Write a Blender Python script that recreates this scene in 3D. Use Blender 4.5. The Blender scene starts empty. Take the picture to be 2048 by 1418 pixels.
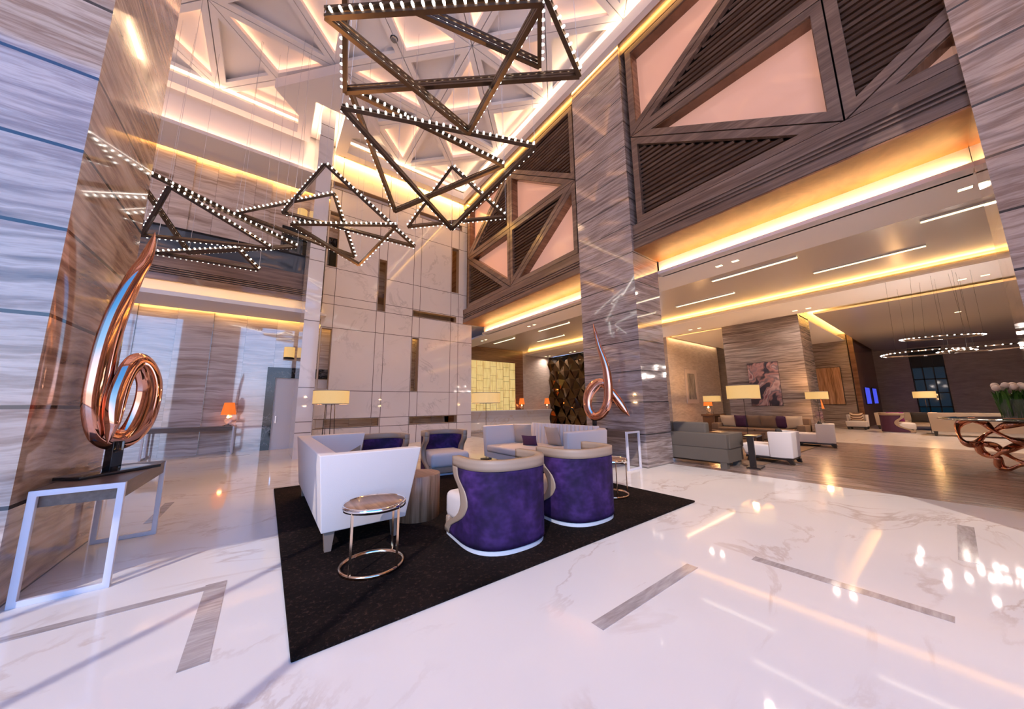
import bpy, bmesh, math, random
from mathutils import Vector, Matrix
random.seed(7)
PI = math.pi
S = bpy.context.scene
C = S.collection

# ------------------------------------------------------------------ camera
cam = bpy.data.cameras.new('camera'); cam.sensor_width = 36.0; cam.lens = 36.0 * 652.0 / 2048.0
cam.clip_start = 0.05; cam.clip_end = 300
co = bpy.data.objects.new('camera', cam); C.objects.link(co)
Fv = Vector((0.592045, 0.791335, 0.152552)); Rv = Vector((0.801788, -0.597480, -0.012371)); Uv = Vector((-0.081358, -0.129639, 0.988218))
co.matrix_world = Matrix(((Rv.x, Uv.x, -Fv.x, 0), (Rv.y, Uv.y, -Fv.y, 0), (Rv.z, Uv.z, -Fv.z, 1.5), (0, 0, 0, 1)))
S.camera = co

# ------------------------------------------------------------------ world, sun, exposure
S.view_settings.view_transform = 'Standard'; S.view_settings.look = 'None'
S.view_settings.gamma = 1.0; S.view_settings.use_curve_mapping = False
S.view_settings.exposure = 0.22
w = bpy.data.worlds.new('sky'); S.world = w; w.use_nodes = True
nt = w.node_tree; nt.nodes.clear()
out = nt.nodes.new('ShaderNodeOutputWorld'); bg = nt.nodes.new('ShaderNodeBackground')
tc = nt.nodes.new('ShaderNodeTexCoord'); sp = nt.nodes.new('ShaderNodeSeparateXYZ'); cr = nt.nodes.new('ShaderNodeValToRGB')
nt.links.new(tc.outputs['Generated'], sp.inputs[0]); nt.links.new(sp.outputs['Z'], cr.inputs[0])
e = cr.color_ramp.elements
e[0].position = 0.0; e[0].color = (0.50, 0.44, 0.50, 1); e[1].position = 1.0; e[1].color = (0.03, 0.08, 0.42, 1)
a = e.new(0.06); a.color = (0.60, 0.70, 0.98, 1); a = e.new(0.22); a.color = (0.13, 0.42, 0.92, 1); a = e.new(0.5); a.color = (0.03, 0.22, 0.72, 1)
nt.links.new(cr.outputs[0], bg.inputs[0]); bg.inputs[1].default_value = 3.8
nt.links.new(bg.outputs[0], out.inputs[0])
sun = bpy.data.lights.new('sun', 'SUN'); sun.energy = 2.1; sun.angle = 0.004; sun.color = (1.0, 0.88, 0.80)
so = bpy.data.objects.new('sun', sun); C.objects.link(so)
el = math.radians(36.4); az = (0.78, 0.625)
so.rotation_euler = Vector((az[0] * math.cos(el), az[1] * math.cos(el), -math.sin(el))).to_track_quat('-Z', 'Y').to_euler()
so.location = (-12, -10, 14)

WARM = (1.0, 0.52, 0.11); CREAM = (1.0, 0.69, 0.38); PEACH = (1.0, 0.58, 0.34)
def area(name, loc, sx, sy, d, col, watt):
    l = bpy.data.lights.new(name, 'AREA'); l.shape = 'RECTANGLE'; l.size = sx; l.size_y = sy; l.energy = watt; l.color = col
    o = bpy.data.objects.new(name, l); C.objects.link(o); o.location = loc
    d = Vector(d).normalized()
    q = d.to_track_quat('-Z', 'Y'); o.rotation_euler = q.to_euler(); return o
def strip(name, p0, p1, wdt, d, col, wpm):
    """LED strip light along p0-p1 shining towards d."""
    p0 = Vector(p0); p1 = Vector(p1); L = (p1 - p0).length; d = Vector(d)
    ax = (p1 - p0).normalized(); z = -(d - ax * d.dot(ax)).normalized(); y = z.cross(ax)
    l = bpy.data.lights.new(name, 'AREA'); l.shape = 'RECTANGLE'; l.size = L; l.size_y = wdt; l.energy = wpm * L; l.color = col
    o = bpy.data.objects.new(name, l); C.objects.link(o)
    m = Matrix(((ax.x, y.x, z.x, 0), (ax.y, y.y, z.y, 0), (ax.z, y.z, z.z, 0), (0, 0, 0, 1)))
    o.matrix_world = Matrix.Translation((p0 + p1) / 2) @ m
    return o
# atrium coves
strip('cove_light_atrium_right', (6.98, -3.9, 11.90), (6.98, 13.1, 11.90), .04, (-.5, 0, 1), CREAM, 5)
strip('cove_light_atrium_back', (1.85, 13.2, 11.90), (6.9, 13.2, 11.90), .04, (0, -.5, 1), CREAM, 5)
strip('cove_light_atrium_back_left', (-12, 13.2, 11.90), (.05, 13.2, 11.90), .04, (0, -.5, 1), CREAM, 3)
strip('wall_washer_timber', (7.21, -3.9, 11.62), (7.21, 13.4, 11.62), .06, (.1, 0, -1), WARM, 7)
strip('wall_washer_feature', (1.45, 13.58, 11.62), (7.2, 13.58, 11.62), .06, (0, .15, -1), WARM, 40)
strip('cove_light_gallery', (-12, 13.62, 10.50), (1.35, 13.62, 10.50), .05, (0, .2, 1), PEACH, 5.5)
strip('wall_washer_gallery', (-12, 15.0, 10.5), (8, 15.0, 10.5), .05, (0, .05, -1), WARM, 8)
strip('cove_light_mezzanine', (-12, 13.55, 4.94), (1.3, 13.55, 4.94), .05, (0, .35, 1), WARM, 3.5)
strip('wall_washer_lobby', (-12, 15.0, 4.95), (7.0, 15.0, 4.95), .05, (0, .05, -1), WARM, 7)  # stretch behind the marble screen added to brighten the stone seen through its slots
strip('slot_light', (.62, 11.5, 11.93), (.62, 13.3, 11.93), .08, (0, 0, -1), CREAM, 16)
strip('slot_light_b', (1.27, 11.5, 11.93), (1.27, 13.3, 11.93), .08, (0, 0, -1), CREAM, 16)
# lounge coves
strip('cove_light_portal', (8.44, -.6, 5.10), (8.44, 4.4, 5.10), .04, (.12, 0, 1), (1, .58, .20), 11)
strip('cove_light_portal_far', (8.44, 6.25, 5.10), (8.44, 13.5, 5.10), .04, (.12, 0, 1), (1, .58, .20), 11)
strip('cove_light_portal_near', (8.44, -7.9, 5.10), (8.44, -2.5, 5.10), .04, (.12, 0, 1), (1, .60, .22), 6)
strip('cove_light_band', (14.72, -7.9, 5.14), (14.72, 17.7, 5.14), .05, (-.6, 0, 1), WARM, 9)
strip('cove_light_panel', (17.2, -7.5, 5.12), (17.2, 3.2, 5.12), .05, (0, 0, 1), WARM, 16)
strip('cove_light_panel_side', (17.5, 3.12, 5.12), (26.6, 3.12, 5.12), .05, (0, 0, 1), WARM, 16)
strip('cove_light_panel_left', (17.0, 6.15, 5.1), (17.0, 8.7, 5.1), .05, (0, 0, 1), WARM, 10)
strip('wall_washer_picture', (17.1, 8.68, 5.0), (23.0, 8.68, 5.0), .05, (0, .05, -1), (1, .62, .3), 4)

# ------------------------------------------------------------------ materials
MATS = {}
def new(name):
    m = bpy.data.materials.new(name); m.use_nodes = True; n = m.node_tree
    n.nodes.clear(); o = n.nodes.new('ShaderNodeOutputMaterial'); b = n.nodes.new('ShaderNodeBsdfPrincipled')
    n.links.new(b.outputs[0], o.inputs[0]); MATS[name] = m
    return m, n, b
def mat(name, col, rough=.5, metal=0., spec=.5, emit=None, es=0., trans=0., ior=1.45, bump=0., bscale=60., coat=0., sheen=0.):
    m, n, b = new(name)
    b.inputs['Base Color'].default_value = (*col, 1); b.inputs['Roughness'].default_value = rough
    b.inputs['Metallic'].default_value = metal; b.inputs['Specular IOR Level'].default_value = spec
    b.inputs['Transmission Weight'].default_value = trans; b.inputs['IOR'].default_value = ior
    b.inputs['Coat Weight'].default_value = coat; b.inputs['Sheen Weight'].default_value = sheen
    if emit: b.inputs['Emission Color'].default_value = (*emit, 1); b.inputs['Emission Strength'].default_value = es
    if bump:
        t = n.nodes.new('ShaderNodeTexCoord'); z = n.nodes.new('ShaderNodeTexNoise'); z.inputs['Scale'].default_value = bscale
        z.inputs['Detail'].default_value = 4
        n.links.new(t.outputs['Object'], z.inputs['Vector'])
        u = n.nodes.new('ShaderNodeBump'); u.inputs['Strength'].default_value = bump; u.inputs['Distance'].default_value = .01
        n.links.new(z.outputs[0], u.inputs['Height']); n.links.new(u.outputs[0], b.inputs['Normal'])
    return m
def N(n, t, **k):
    x = n.nodes.new(t)
    for a, v in k.items():
        if a.startswith('i_'): x.inputs[a[2:].replace('_', ' ')].default_value = v
        else: setattr(x, a, v)
    return x
def math_(n, op, a, b=None):
    x = n.nodes.new('ShaderNodeMath'); x.operation = op
    for i, v in enumerate((a, b)):
        if v is None: continue
        if isinstance(v, (int, float)): x.inputs[i].default_value = v
        else: n.links.new(v, x.inputs[i])
    return x.outputs[0]
def ramp(n, fac, stops):
    r = n.nodes.new('ShaderNodeValToRGB'); els = r.color_ramp.elements
    els[0].position, els[0].color = stops[0][0], (*stops[0][1], 1); els[1].position, els[1].color = stops[-1][0], (*stops[-1][1], 1)
    for p, c in stops[1:-1]:
        q = els.new(p); q.color = (*c, 1)
    n.links.new(fac, r.inputs[0]); return r.outputs[0]
def mix(n, f, a, b, mode='MIX'):
    x = n.nodes.new('ShaderNodeMix'); x.data_type = 'RGBA'; x.blend_type = mode
    for s, v in ((0, f), (6, a), (7, b)):
        if isinstance(v, (int, float)): x.inputs[s].default_value = v
        elif isinstance(v, tuple): x.inputs[s].default_value = (*v, 1)
        else: n.links.new(v, x.inputs[s])
    return x.outputs[2]

def layered(name, stops, sc, distort=1.2, rough=.08, joint=None, jdark=(.05, .04, .035), row=None, col=None, spec=.5, jw=.012, detail=8, coat=0.):
    """stone or timber with streaks: sc = noise frequency in x, y, z; joint = (axis, pitch, offset) grooves; row/col = pitch of panels that shift the grain"""
    m, n, b = new(name)
    t = N(n, 'ShaderNodeTexCoord'); s = N(n, 'ShaderNodeSeparateXYZ'); n.links.new(t.outputs['Object'], s.inputs[0])
    ax = {'x': s.outputs[0], 'y': s.outputs[1], 'z': s.outputs[2]}
    shift = None
    for rc in (row, col):
        if rc:
            f = math_(n, 'FLOOR', math_(n, 'DIVIDE', math_(n, 'SUBTRACT', ax[rc[0]], rc[2]), rc[1]))
            f = math_(n, 'MULTIPLY', f, 5.37 if rc is row else 3.19)
            shift = f if shift is None else math_(n, 'ADD', shift, f)
    warp = N(n, 'ShaderNodeTexNoise'); warp.inputs['Scale'].default_value = .9; warp.inputs['Detail'].default_value = 3
    n.links.new(t.outputs['Object'], warp.inputs['Vector'])
    wz = math_(n, 'MULTIPLY', math_(n, 'SUBTRACT', warp.outputs[0], .5), distort)
    comb = N(n, 'ShaderNodeCombineXYZ')
    for i, k in enumerate('xyz'):
        v = math_(n, 'MULTIPLY', ax[k], sc[i])
        if sc[i] == max(sc): v = math_(n, 'ADD', v, wz)
        if shift is not None: v = math_(n, 'ADD', v, shift)
        n.links.new(v, comb.inputs[i])
    z = N(n, 'ShaderNodeTexNoise'); z.inputs['Scale'].default_value = 1.0; z.inputs['Detail'].default_value = detail; z.inputs['Roughness'].default_value = .62
    n.links.new(comb.outputs[0], z.inputs['Vector'])
    c = ramp(n, z.outputs[0], stops)
    fine = N(n, 'ShaderNodeTexNoise'); fine.inputs['Scale'].default_value = 4.0; fine.inputs['Detail'].default_value = 5
    n.links.new(comb.outputs[0], fine.inputs['Vector'])
    c = mix(n, .35, c, ramp(n, fine.outputs[0], [(.3, (.35, .33, .32)), (.7, (1, 1, 1))]), 'MULTIPLY')
    for j in (joint or []):
        v = math_(n, 'SUBTRACT', ax[j[0]], j[2] - jw)
        v = math_(n, 'MODULO', math_(n, 'ADD', v, 100 * j[1]), j[1])
        v = math_(n, 'LESS_THAN', v, 2 * jw)
        c = mix(n, v, c, jdark)
    n.links.new(c, b.inputs['Base Color']); b.inputs['Roughness'].default_value = rough; b.inputs['Specular IOR Level'].default_value = spec
    b.inputs['Coat Weight'].default_value = coat; b.inputs['Coat Roughness'].default_value = .03
    return m
ST = [(.28, (.10, .065, .055)), (.40, (.27, .20, .18)), (.48, (.46, .38, .36)), (.55, (.24, .17, .15)), (.62, (.42, .34, .32)), (.75, (.58, .52, .52))]
layered('stone_column', ST, (.4, .4, 8.0), distort=.9, joint=[('z', .765, 0)], row=('z', .765, 0), coat=1., jw=.012, spec=.8)
layered('travertine', [(.30, (.12, .075, .06)), (.40, (.40, .27, .20)), (.47, (.66, .50, .40)), (.53, (.34, .22, .165)), (.60, (.58, .42, .33)), (.72, (.70, .58, .50))], (.3, .3, 3.4), joint=[('z', .765, 0)], row=('z', .765, 0), distort=.75, coat=.6, spec=.5, jw=.016, rough=.07)
ST2 = [(.25, (.30, .22, .19)), (.42, (.48, .40, .38)), (.55, (.66, .60, .60)), (.7, (.50, .42, .40)), (.85, (.74, .70, .72))]
layered('stone_wall', ST2, (.3, .3, 5.5), joint=[('x', .9, .1)], row=('x', .9, .1), col=('z', 2.3, 0), jw=.003, rough=.04, coat=1., spec=1.)
layered('stone_wall_upper', [(.30, (.26, .17, .13)), (.44, (.58, .46, .40)), (.56, (.74, .64, .60)), (.7, (.60, .50, .46))], (.3, .3, 4.0), joint=[('x', 1.1, .1)], row=('x', 1.1, .1), jw=.003, coat=.4)
layered('stone_lounge', [(.30, (.07, .05, .045)), (.42, (.23, .18, .165)), (.5, (.40, .33, .31)), (.57, (.20, .155, .14)), (.7, (.42, .36, .34))], (.3, .3, 8.0), joint=[('z', .9, 0)], row=('z', .9, 0), jw=.004)
layered('timber', [(.3, (.09, .053, .039)), (.5, (.17, .105, .08)), (.7, (.27, .185, .145))], (.5, .5, 9.0), distort=.8, rough=.3, coat=.3)
layered('timber_brown', [(.3, (.13, .06, .03)), (.5, (.22, .105, .06)), (.7, (.32, .17, .10))], (.5, .5, 9.0), distort=.8, rough=.25)
layered('bronze_soffit', [(.3, (.22, .085, .03)), (.6, (.32, .13, .05)), (.8, (.40, .18, .08))], (1, 1, 1), rough=.45)
layered('floor_wood_stone', [(.30, (.10, .065, .055)), (.42, (.27, .19, .165)), (.5, (.42, .32, .29)), (.58, (.22, .155, .13)), (.7, (.40, .31, .28))], (7.5, .22, .5), distort=.8, rough=.22, row=('y', 1.8, .3), col=('x', .9, 8.2), spec=.35)
layered('walnut_slats', [(.34, (.17, .075, .035)), (.48, (.42, .22, .12)), (.62, (.56, .34, .22))], (11, 11, .5), distort=.3, rough=.35)
layered('walnut_top', [(.3, (.20, .09, .05)), (.5, (.32, .17, .10)), (.7, (.45, .27, .18))], (9, .6, .6), distort=.6, rough=.3)
layered('console_wood', [(.3, (.09, .055, .045)), (.5, (.13, .085, .065)), (.7, (.18, .12, .09))], (7, .5, 7), distort=.6, rough=.35)
layered('inlay_stone', [(.3, (.36, .32, .31)), (.5, (.47, .43, .43)), (.7, (.56, .53, .53))], (1.5, 9, 1), distort=.8, rough=.1)
layered('plaster', [(.3, (.50, .42, .38)), (.7, (.60, .52, .48))], (.6, .6, 3.0), rough=.5, spec=.2)
layered('painting_paint', [(.32, (.01, .015, .04)), (.43, (.05, .04, .06)), (.49, (.45, .24, .24)), (.55, (.16, .13, .17)), (.6, (.55, .38, .38)), (.7, (.22, .07, .09))], (1, 1.6, 1.2), distort=3.5, rough=.4, detail=2)
layered('print_paint', [(.3, (.08, .07, .07)), (.5, (.30, .27, .25)), (.7, (.5, .47, .43))], (7, 1, 1), distort=1.5, rough=.5)
def marble(name, base, vein, joints=None, rough=.06, vs=1.1):
    m, n, b = new(name)
    t = N(n, 'ShaderNodeTexCoord'); mp = N(n, 'ShaderNodeMapping'); mp.inputs['Scale'].default_value = (.32 * vs, .55 * vs, .4 * vs); mp.inputs['Rotation'].default_value = (.3, .4, .9)
    n.links.new(t.outputs['Object'], mp.inputs[0])
    z = N(n, 'ShaderNodeTexNoise'); z.inputs['Scale'].default_value = 1.1; z.inputs['Detail'].default_value = 10; z.inputs['Roughness'].default_value = .6; z.inputs['Distortion'].default_value = 1.0
    n.links.new(mp.outputs[0], z.inputs['Vector'])
    d = math_(n, 'ABSOLUTE', math_(n, 'SUBTRACT', z.outputs[0], .5))
    v = ramp(n, d, [(0., (1, 1, 1)), (.008, (.7, .7, .7)), (.02, (0, 0, 0)), (1., (0, 0, 0))])
    z2 = N(n, 'ShaderNodeTexNoise'); z2.inputs['Scale'].default_value = .8; n.links.new(t.outputs['Object'], z2.inputs['Vector'])
    mask = ramp(n, z2.outputs[0], [(.42, (0, 0, 0)), (.62, (1, 1, 1))])
    fv = math_(n, 'MULTIPLY', math_(n, 'MULTIPLY', v, mask), .55)
    z3 = N(n, 'ShaderNodeTexNoise'); z3.inputs['Scale'].default_value = .5; z3.inputs['Detail'].default_value = 3; n.links.new(t.outputs['Object'], z3.inputs['Vector'])
    c0 = ramp(n, z3.outputs[0], [(.3, tuple(k * .93 for k in base)), (.7, base)])
    c = mix(n, fv, c0, vein)
    if joints:
        s = N(n, 'ShaderNodeSeparateXYZ'); n.links.new(t.outputs['Object'], s.inputs[0]); ax = {'x': s.outputs[0], 'y': s.outputs[1], 'z': s.outputs[2]}
        for axn, pos in joints:
            for p in pos:
                f = math_(n, 'LESS_THAN', math_(n, 'ABSOLUTE', math_(n, 'SUBTRACT', ax[axn], p)), .011)
                c = mix(n, f, c, (.12, .10, .10))
    n.links.new(c, b.inputs['Base Color']); b.inputs['Roughness'].default_value = rough
    return m
marble('floor_marble', (.76, .735, .72), (.42, .30, .23), vs=1.3, rough=.05)
MATS['floor_marble'].node_tree.nodes['Principled BSDF'].inputs['Specular IOR Level'].default_value = .17
VX = [1.77, 3.32, 3.66, 4.82, 5.15, 6.65, 7.05]; HZ = [.73, 1.07, 2.1, 4.47, 5.38, 5.72, 6.83, 9.15, 10.15, 10.46]
marble('panel_marble', (.70, .66, .67), (.42, .40, .42), joints=[('x', VX), ('z', HZ)], rough=.05, vs=1.6)
marble('column_marble', (.70, .67, .70), (.5, .48, .5), joints=[('z', [.75, 1.07, 2.1, 4.2, 6.2, 6.6, 8.6, 10.7, 11.15])], rough=.05)
marble('desk_marble', (.80, .76, .76), (.6, .45, .3))
marble('black_marble', (.012, .013, .016), (.35, .35, .38), vs=5)
marble('lounge_floor', (.66, .58, .54), (.4, .3, .24), rough=.25)
mat('white_paint', (.76, .72, .74), .55, spec=.3)
mat('ceiling_paint', (.90, .86, .87), .6, spec=.2)
mat('satin_ceiling', (.52, .47, .46), .22, spec=.5)
mat('dark_gap', (.02, .016, .014), .6)
def glow(name, col, s, samp=True):
    m = bpy.data.materials.new(name); m.use_nodes = True; n = m.node_tree; n.nodes.clear()
    o = n.nodes.new('ShaderNodeOutputMaterial'); em = n.nodes.new('ShaderNodeEmission'); em.inputs[0].default_value = (*col, 1); em.inputs[1].default_value = s
    n.links.new(em.outputs[0], o.inputs[0]); MATS[name] = m
    if not samp: m.cycles.emission_sampling = 'NONE'
    return m
glow('led_warm', (1, .52, .27), 6); glow('led_line', (1, .72, .25), 1.3); glow('bulb', (1, .93, .84), 6, False)
glow('downlight', (1, .80, .42), 4); glow('linear_light', (1, .82, .45), 2.6); glow('screen_blue', (.08, .10, .85), .85); glow('led_soft', (1, .66, .36), 5.5)
mat('bronze_frame', (.10, .065, .045), .3, metal=.8)
mat('copper', (.72, .36, .25), .06, metal=1.)
mat('chrome', (.8, .8, .82), .07, metal=1.)
mat('brass', (.80, .56, .38), .15, metal=1.)
layered('purple_velvet', [(.3, (.012, .005, .03)), (.5, (.03, .011, .075)), (.72, (.075, .028, .16))], (3.2, 3.2, 4.2), distort=1.5, rough=.7, spec=.25, detail=3)
mat('tan_leather', (.36, .26, .19), .45)
mat('white_fabric', (.67, .60, .575), .85, spec=.2, bump=.15, bscale=160)
mat('beige_fabric', (.46, .37, .30), .85, spec=.2, bump=.2, bscale=120)
mat('grey_fabric', (.13, .105, .085), .85, spec=.2, bump=.4, bscale=150)
mat('brown_fabric', (.23, .15, .10), .85, spec=.2, bump=.3, bscale=120)
mat('cream_fabric', (.66, .52, .36), .85, spec=.2)
mat('dark_fabric', (.03, .024, .024), .8)
mat('plum_fabric', (.07, .02, .06), .7); mat('magenta_fabric', (.25, .03, .22), .7); mat('pink_fabric', (.7, .1, .16), .7)
mat('black_wood', (.02, .015, .014), .35); mat('brown_wood', (.10, .055, .035), .35)
mat('oak_leg', (.26, .19, .15), .5)
mat('white_metal', (.66, .64, .70), .35)
mat('white_base', (.66, .68, .74), .3)
mat('black_gloss', (.008, .008, .009), .03, spec=.8)
mat('black_metal', (.015, .013, .013), .35, metal=.6)
mat('crystal', (.95, .92, .9), .03, trans=.9, ior=1.5)
mat('dark_glass', (.02, .03, .03), .02, spec=1., coat=1.)
mat('rail_glass', (.05, .07, .10), .02, spec=.8)
mat('vase_glass', (.55, .68, .66), .02, trans=.85, ior=1.33)
mat('peach_lit_glass', (.66, .38, .29), .04, emit=(.80, .42, .30), es=.32, spec=.6)  # warm room light behind the panes is put into colour and emission
mat('pale_glass', (.66, .55, .56), .04, emit=(.80, .66, .66), es=.25, spec=.6)
mat('blue_window', (.005, .012, .02), .05, emit=(.01, .05, .09), es=.22)
mat('mirror_bronze', (.20, .145, .085), .05, metal=1.)
mat('frame_wood', (.60, .50, .46), .4)
mat('leaf_green', (.035, .13, .015), .45); mat('petal', (.75, .64, .62), .6)
mat('reveal_red', (.30, .11, .055), .4)
def shade(name, col, emit, es):
    m, n, b = new(name)
    t = N(n, 'ShaderNodeTexCoord'); z = N(n, 'ShaderNodeTexNoise'); z.inputs['Scale'].default_value = 60; n.links.new(t.outputs['Object'], z.inputs['Vector'])
    c = mix(n, z.outputs[0], tuple(k * .75 for k in emit), emit)
    b.inputs['Base Color'].default_value = (*col, 1); n.links.new(c, b.inputs['Emission Color']); b.inputs['Emission Strength'].default_value = es
    b.inputs['Roughness'].default_value = .9
shade('lamp_linen', (.45, .33, .17), (1, .60, .20), .62); shade('orange_silk', (.5, .12, .02), (1, .20, .03), .75)
# rug
m, n, b = new('rug_pile')
t = N(n, 'ShaderNodeTexCoord'); z = N(n, 'ShaderNodeTexNoise'); z.inputs['Scale'].default_value = 1.6; z.inputs['Detail'].default_value = 6; n.links.new(t.outputs['Object'], z.inputs['Vector'])
z2 = N(n, 'ShaderNodeTexNoise'); z2.inputs['Scale'].default_value = 28; z2.inputs['Detail'].default_value = 6; z2.inputs['Roughness'].default_value = .8; n.links.new(t.outputs['Object'], z2.inputs['Vector'])
c = mix(n, ramp(n, z2.outputs[0], [(.54, (0, 0, 0)), (.72, (1, 1, 1))]), ramp(n, z.outputs[0], [(.35, (.005, .003, .0025)), (.7, (.017, .010, .008))]), (.085, .045, .035))
n.links.new(c, b.inputs['Base Color']); b.inputs['Roughness'].default_value = .95; b.inputs['Specular IOR Level'].default_value = .1
u = N(n, 'ShaderNodeBump'); u.inputs['Strength'].default_value = .9; u.inputs['Distance'].default_value = .02; n.links.new(z2.outputs[0], u.inputs['Height']); n.links.new(u.outputs[0], b.inputs['Normal'])
# backlit onyx wall
m, n, b = new('onyx_backlit')
t = N(n, 'ShaderNodeTexCoord'); mp = N(n, 'ShaderNodeMapping'); mp.inputs['Scale'].default_value = (6, 1, .8); n.links.new(t.outputs['Object'], mp.inputs[0])
z = N(n, 'ShaderNodeTexNoise'); z.inputs['Scale'].default_value = 1.5; z.inputs['Detail'].default_value = 6; n.links.new(mp.outputs[0], z.inputs['Vector'])
c = ramp(n, z.outputs[0], [(.3, (.62, .40, .10)), (.55, (.95, .74, .30)), (.75, (.75, .55, .2))])
n.links.new(c, b.inputs['Emission Color']); b.inputs['Emission Strength'].default_value = .58; b.inputs['Base Color'].default_value = (.4, .3, .15, 1); b.inputs['Roughness'].default_value = .3
# chevron cushion
m, n, b = new('chevron_fabric')
t = N(n, 'ShaderNodeTexCoord'); s = N(n, 'ShaderNodeSeparateXYZ'); n.links.new(t.outputs['Object'], s.inputs[0])
v = math_(n, 'ADD', s.outputs[2], math_(n, 'PINGPONG', s.outputs[1], .09))
v = math_(n, 'GREATER_THAN', math_(n, 'MODULO', math_(n, 'ADD', v, 10), .13), .065)
n.links.new(mix(n, v, (.75, .55, .38), (.12, .05, .03)), b.inputs['Base Color']); b.inputs['Roughness'].default_value = .8

# ------------------------------------------------------------------ geometry helpers
class MB:
    def __init__(s): s.v = []; s.f = []; s.sm = []
    def add(s, vs, fs, smooth=False):
        k = len(s.v); s.v += [tuple(p) for p in vs]; s.f += [tuple(i + k for i in f) for f in fs]; s.sm += [smooth] * len(fs); return s
    def box(s, x0, x1, y0, y1, z0, z1):
        return s.add([(x0, y0, z0), (x1, y0, z0), (x1, y1, z0), (x0, y1, z0), (x0, y0, z1), (x1, y0, z1), (x1, y1, z1), (x0, y1, z1)],
                     [(0, 3, 2, 1), (4, 5, 6, 7), (0, 1, 5, 4), (1, 2, 6, 5), (2, 3, 7, 6), (3, 0, 4, 7)])
    def loft(s, A, B, cap=True, smooth=False):
        n = len(A); fs = [(i, (i + 1) % n, n + (i + 1) % n, n + i) for i in range(n)]
        if cap: fs += [tuple(range(n - 1, -1, -1)), tuple(range(n, 2 * n))]
        return s.add(list(A) + list(B), fs, smooth)
    def prism(s, poly, z0, z1):
        return s.loft([(x, y, z0) for x, y in poly], [(x, y, z1) for x, y in poly])
    def ring(s, O, I, f0, f1):
        """frame between polygons O and I (2D), mapped by f0 (front) and f1 (back)"""
        n = len(O); vs = [f0(*p) for p in O] + [f0(*p) for p in I] + [f1(*p) for p in O] + [f1(*p) for p in I]; fs = []
        for i in range(n):
            j = (i + 1) % n
            fs += [(i, j, n + j, n + i), (2 * n + i, 3 * n + i, 3 * n + j, 2 * n + j), (i, 2 * n + i, 2 * n + j, j), (n + i, n + j, 3 * n + j, 3 * n + i)]
        return s.add(vs, fs)
    def bar(s, p0, p1, a, b, up=(0, 0, 1)):
        """rectangular bar a (along up-ish) x b"""
        p0 = Vector(p0); p1 = Vector(p1); d = (p1 - p0).normalized(); u = Vector(up); u = (u - d * u.dot(d)).normalized(); r = d.cross(u)
        q = [u * a / 2 + r * b / 2, u * a / 2 - r * b / 2, -u * a / 2 - r * b / 2, -u * a / 2 + r * b / 2]
        return s.loft([p0 + k for k in q], [p1 + k for k in q])
    def cyl(s, p0, p1, r0, r1=None, n=16, cap=True):
        r1 = r0 if r1 is None else r1
        p0 = Vector(p0); p1 = Vector(p1); d = (p1 - p0).normalized(); u = d.orthogonal().normalized(); w_ = d.cross(u)
        c = [(u * math.cos(2 * PI * i / n) + w_ * math.sin(2 * PI * i / n)) for i in range(n)]
        return s.loft([p0 + k * r0 for k in c], [p1 + k * r1 for k in c], cap, True)
    def lathe(s, prof, c=(0, 0), n=32):
        vs = []; fs = []
        for r, z in prof: vs += [(c[0] + r * math.cos(2 * PI * i / n), c[1] + r * math.sin(2 * PI * i / n), z) for i in range(n)]
        for k in range(len(prof) - 1): fs += [(k * n + i, k * n + (i + 1) % n, (k + 1) * n + (i + 1) % n, (k + 1) * n + i) for i in range(n)]
        return s.add(vs, fs, True)
    def tube(s, pts, r, n=10, closed=False, flat=None):
        pts = [Vector(p) for p in pts]; m_ = len(pts); vs = []; fs = []; pu = None
        for i, p in enumerate(pts):
            a_ = pts[(i - 1) % m_] if closed or i else p; b_ = pts[(i + 1) % m_] if closed or i < m_ - 1 else p
            d = (b_ - a_).normalized(); u = (d.orthogonal() if pu is None else pu - d * pu.dot(d)).normalized(); pu = u; v_ = d.cross(u)
            rr = r[i] if isinstance(r, (list, tuple)) else r
            for k in range(n):
                q = u * math.cos(2 * PI * k / n) * rr + v_ * math.sin(2 * PI * k / n) * rr
                vs.append(p + q)
        for i in range(m_ if closed else m_ - 1):
            j = (i + 1) % m_; fs += [(i * n + k, i * n + (k + 1) % n, j * n + (k + 1) % n, j * n + k) for k in range(n)]
        if not closed: fs += [tuple(range(n - 1, -1, -1)), tuple((m_ - 1) * n + k for k in range(n))]
        return s.add(vs, fs, True)
    def build(s, name, mt, parent=None, bevel=0., sub=0, kind=None):
        me = bpy.data.meshes.new(name); me.from_pydata(s.v, [], s.f); me.update()
        bm = bmesh.new(); bm.from_mesh(me); bmesh.ops.recalc_face_normals(bm, faces=bm.faces); bm.to_mesh(me); bm.free()
        for p, q in zip(me.polygons, s.sm): p.use_smooth = q
        me.materials.append(MATS[mt]); o = bpy.data.objects.new(name, me); C.objects.link(o)
        if parent: o.parent = parent
        if bevel:
            b_ = o.modifiers.new('b', 'BEVEL'); b_.width = bevel; b_.segments = 3; b_.limit_method = 'ANGLE'; b_.angle_limit = .6
            for p in me.polygons: p.use_smooth = True
        if sub: o.modifiers.new('s', 'SUBSURF').levels = sub; o.modifiers['s'].render_levels = sub
        if kind: o['kind'] = kind
        return o
def struct(name, mb, mt, **k): return mb.build(name, mt, kind='structure', **k)
def thing(name, label, cat, loc=(0, 0, 0), rz=0, group=None):
    o = bpy.data.objects.new(name, None); C.objects.link(o); o.location = loc; o.rotation_euler = (0, 0, rz); o['label'] = label; o['category'] = cat
    if group: o['group'] = group
    return o
def tag(o, label, cat, group=None):
    o['label'] = label; o['category'] = cat
    if group: o['group'] = group
    return o
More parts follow.
